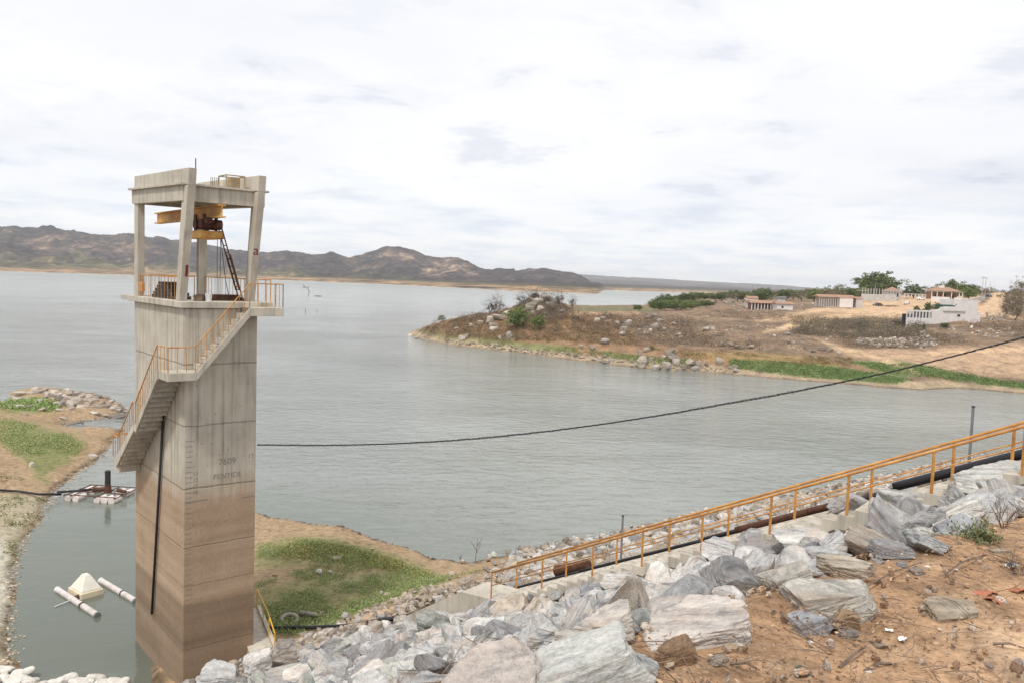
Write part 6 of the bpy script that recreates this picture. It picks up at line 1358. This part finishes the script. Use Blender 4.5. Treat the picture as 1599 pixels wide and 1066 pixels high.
S = Site('tiled_house', 'white low house with an orange tiled roof in front of the others', 'house', 1211, 1240, 486, 300); X = S.X
S.part('wall', WALL, [(X(1213), X(1238), 0, 5, -1, 2.6)]); tiled(S, X(1213), X(1238), 0, 5, 2.6, 3.4, 'gable', .5); S.part('window', VOID, [(X(1220), X(1223), -.04, -.002, 1.0, 1.9)])
S = Site('tiled_house', 'long veranda house with an orange roof on white posts left of the white low house', 'house', 1171, 1211, 484, 306); X = S.X
S.part('wall', FUR, [(X(1173), X(1209), 2.4, 5, -1, 2.4)]); tiled(S, X(1172), X(1209), 0, 5, 2.5, 3.5, 'gable', .4)
for px_ in np.arange(1173, 1210, 5.0): S.part('post', WALL, [(X(px_), X(px_) + .3, 0, .25, -1, 2.5)])
S = Site('tiled_house', 'small house with two stacked orange roofs at the left end of the village', 'house', 1163, 1186, 478, 322); X = S.X
S.part('wall', WALL, [(X(1166), X(1183), 0, 4, -1, 3.0)]); tiled(S, X(1165), X(1184), -.5, 4, 1.6, 2.4, 'gable', .4).location.z = .3; tiled(S, X(1167), X(1183), 0, 4, 3.0, 3.9, 'gable', .3)
MB().tube([(X(1179), 4.5, 0), (X(1179), 4.5, 8)], .05, 5).build('antenna', GREY, S.root)
S = Site('shed', 'small grey sheet roofed shed behind the tiled houses', 'shed', 1214, 1226, 474, 335); X = S.X
S.part('wall', WALL2, [(0, S.W, 0, 3, -1, 2)]); MB().hexa([(-.3, -.3, 2.0), (S.W + .3, -.3, 2.0), (S.W + .3, 3.3, 2.0), (-.3, 3.3, 2.0)], [(-.3, -.3, 2.4), (S.W + .3, -.3, 2.9), (S.W + .3, 3.3, 2.9), (-.3, 3.3, 2.4)]).build('roof', GREY, S.root)
S = Site('ruined_wall', 'low broken stone wall in front of the tiled houses', 'wall', 1150, 1192, 489, 292); S.part('stonework', WALL2, [(0, S.W * .4, 0, .6, -1, .5), (S.W * .5, S.W, .1, .7, -1, .35)])
S = Site('garden_wall', 'long low white wall beside the parked pickup', 'wall', 1412, 1448, 463, 370); S.part('rail', WALL, [(0, S.W, 0, .2, .9, 1.1)]); [S.part('post', WALL, [(x, x + .25, 0, .2, -.5, .898)]) for x in np.arange(0, S.W - .3, 1.6)]
S = Site('road_wall', 'grey retaining wall climbing beside the sand road', 'wall', 1500, 1538, 470, 330, 345); MB().hexa([(0, 0, -3), (S.W, 0, -1), (S.W, .4, -1), (0, .4, -3)], [(0, 0, .0), (S.W, 0, 2.2), (S.W, .4, 2.2), (0, .4, .0)]).build('stonework', WALL2, S.root)
S = Site('roadside_wall', 'pale concrete parapet curving down below the sand road', 'wall', 1548, 1599, 499, 248, 236); MB().hexa([(0, 0, -2), (S.W, 0, -2.6), (S.W, .4, -2.6), (0, .4, -2)], [(0, 0, .5), (S.W, 0, -.9), (S.W, .4, -.9), (0, .4, .5)]).build('stonework', WALL2, S.root)
# cars, trailer, poles, person
def car(px_, yb, Y, length, rz, paint, lb, cat='car', pickup=False):
    P = at(px_, yb, Y); z = PH1(P.x, P.y); root = empty('parked_car', (P.x, P.y, z + .05), rz); tag(root, lb, cat); l = length / 2
    prof_ = [(-l, .35), (-l, .85), (-l * .85, .95), (-l * .55, 1.0), (-l * .3, 1.45), (l * .35, 1.48), (l * .75, 1.0), (l, .85), (l, .35)] if not pickup else [(-l, .4), (-l, .95), (-l * .1, .95), (-l * .05, 1.6), (l * .35, 1.6), (l * .55, 1.1), (l, 1.0), (l, .4)]
    MB().prism([(a, -.82, b) for a, b in prof_], (0, 1.64, 0)).build('body', mat('paint_' + cat, paint, .3, spec=.5), root, bevel=.04)
    g_ = [(-l * .28, 1.05), (-l * .24, 1.38), (l * .32, 1.4), (l * .6, 1.05)] if not pickup else [(-l * .02, 1.1), (0, 1.5), (l * .3, 1.5), (l * .45, 1.12)]
    for y0 in (-.835, .815): MB().prism([(a, y0, b) for a, b in g_], (0, .02, 0)).build('window', VOID, root)
    for x0 in (-l * .62, l * .62):
        for y0 in (-.86, .66):
            w_ = MB().tube([(x0, y0, .33), (x0, y0 + .2, .33)], .33, 14).build('wheel', DARK, root); MB().tube([(x0, y0 - .01 if y0 < 0 else y0 + .21, .33), (x0, y0 + .02 if y0 < 0 else y0 + .19, .33)], .18, 10).build('rim', GREY, w_)
    return root
car(1370, 486, 345, 4.1, .35, (.07, .075, .08), 'dark grey car parked alone on the dirt lot'); car(1417, 464, 365, 4.6, .9, (.62, .62, .62), 'silver pickup with raised tailgate by the low green tree', 'pickup', True); car(1438, 461, 400, 4.2, .2, (.78, .78, .77), 'white car under the low green tree'); car(1542, 460, 420, 4.4, .1, (.03, .035, .045), 'black car at the top of the sand road')
P = at(1405, 494, 222); tr = empty('flatbed_trailer', (P.x, P.y, PH1(P.x, P.y)), .1); tag(tr, 'dark flatbed trailer parked at the left end of the white house wall', 'trailer')
MB().box(-2.0, 2.6, -1, 1, .75, .95).build('bed', RUST, tr); MB().box(-1.6, 1.2, -.8, .8, .955, 1.15).build('load', DARK, tr)
for x0 in (-.5, .7):
    for y0 in (-1.0, .8): MB().tube([(x0, y0, .4), (x0, y0 + .2, .4)], .4, 14).build('wheel', DARK, tr)
MB().tube([(-2.0, 0, .8), (-3.0, 0, .5)], .06, 6).build('drawbar', RUST, tr)
for (px_, yt, yb, Y, lb) in ((1535.5, 432, 461, 335, 'left pole of the pair beside the sand road'), (1540, 433, 462, 338, 'right pole of the pair beside the sand road'), (1588, 430, 470, 330, 'tall thin pole right of the sand road'), (1367, 444, 466, 340, 'thin pole in front of the largest tree'), (1495, 444, 466, 352, 'thin pole behind the veranda house roof'), (1547, 441, 462, 400, 'short pole behind the black car'), (1594, 443, 470, 345, 'short thin pole next to the tall one'), (1553, 447, 463, 430, 'far pole on the crest of the sand road')):
    P = at(px_, yt, Y); z = PH1(P.x, P.y); r = empty('utility_pole', (P.x, P.y, z)); tag(r, lb, 'utility pole'); hh = P.z - z; MB().tube([(0, 0, -.3), (0, 0, hh)], .12, 8, .08).build('pole', mat('pole_grey', (.42, .40, .37), .9) if 'pole_grey' not in bpy.data.materials else bpy.data.materials['pole_grey'], r)
    if px_ in (1535.5, 1540, 1588): MB().box(-.9, .9, -.06, .06, hh - .5, hh - .38).build('crossarm', WOOD, r)
P = at(1369, 478, 352); z = PH1(P.x, P.y); me = bpy.data.meshes.new('person')
sk_v = [(0, 0, .92), (0, 0, 1.15), (0, 0, 1.40), (0, 0, 1.52), (0, 0, 1.66), (.10, 0, .88), (.12, .03, .48), (.12, 0, .05), (.13, -.14, .03), (-.10, 0, .88), (-.13, -.03, .48), (-.13, 0, .05), (-.14, -.14, .03), (.19, 0, 1.38), (.25, .02, 1.10), (.24, -.08, .86), (-.19, 0, 1.38), (-.25, .02, 1.10), (-.24, -.08, .86)]
sk_e = [(0, 1), (1, 2), (2, 3), (3, 4), (0, 5), (5, 6), (6, 7), (7, 8), (0, 9), (9, 10), (10, 11), (11, 12), (2, 13), (13, 14), (14, 15), (2, 16), (16, 17), (17, 18)]
sk_r = [.14, .13, .16, .06, .11, .10, .065, .045, .04, .10, .065, .045, .04, .06, .045, .035, .06, .045, .035]
me.from_pydata(sk_v, sk_e, []); po = link('person', me, mat('dark_clothes', (.06, .055, .06), .9), None, (P.x, P.y, z)); tag(po, 'person in dark clothes standing behind the parked dark grey car', 'person')
md = po.modifiers.new('skin', 'SKIN'); [setattr(me.skin_vertices[0].data[i], 'radius', (r, r)) for i, r in enumerate(sk_r)]; me.skin_vertices[0].data[0].use_root = True; po.modifiers.new('sub', 'SUBSURF').levels = 1
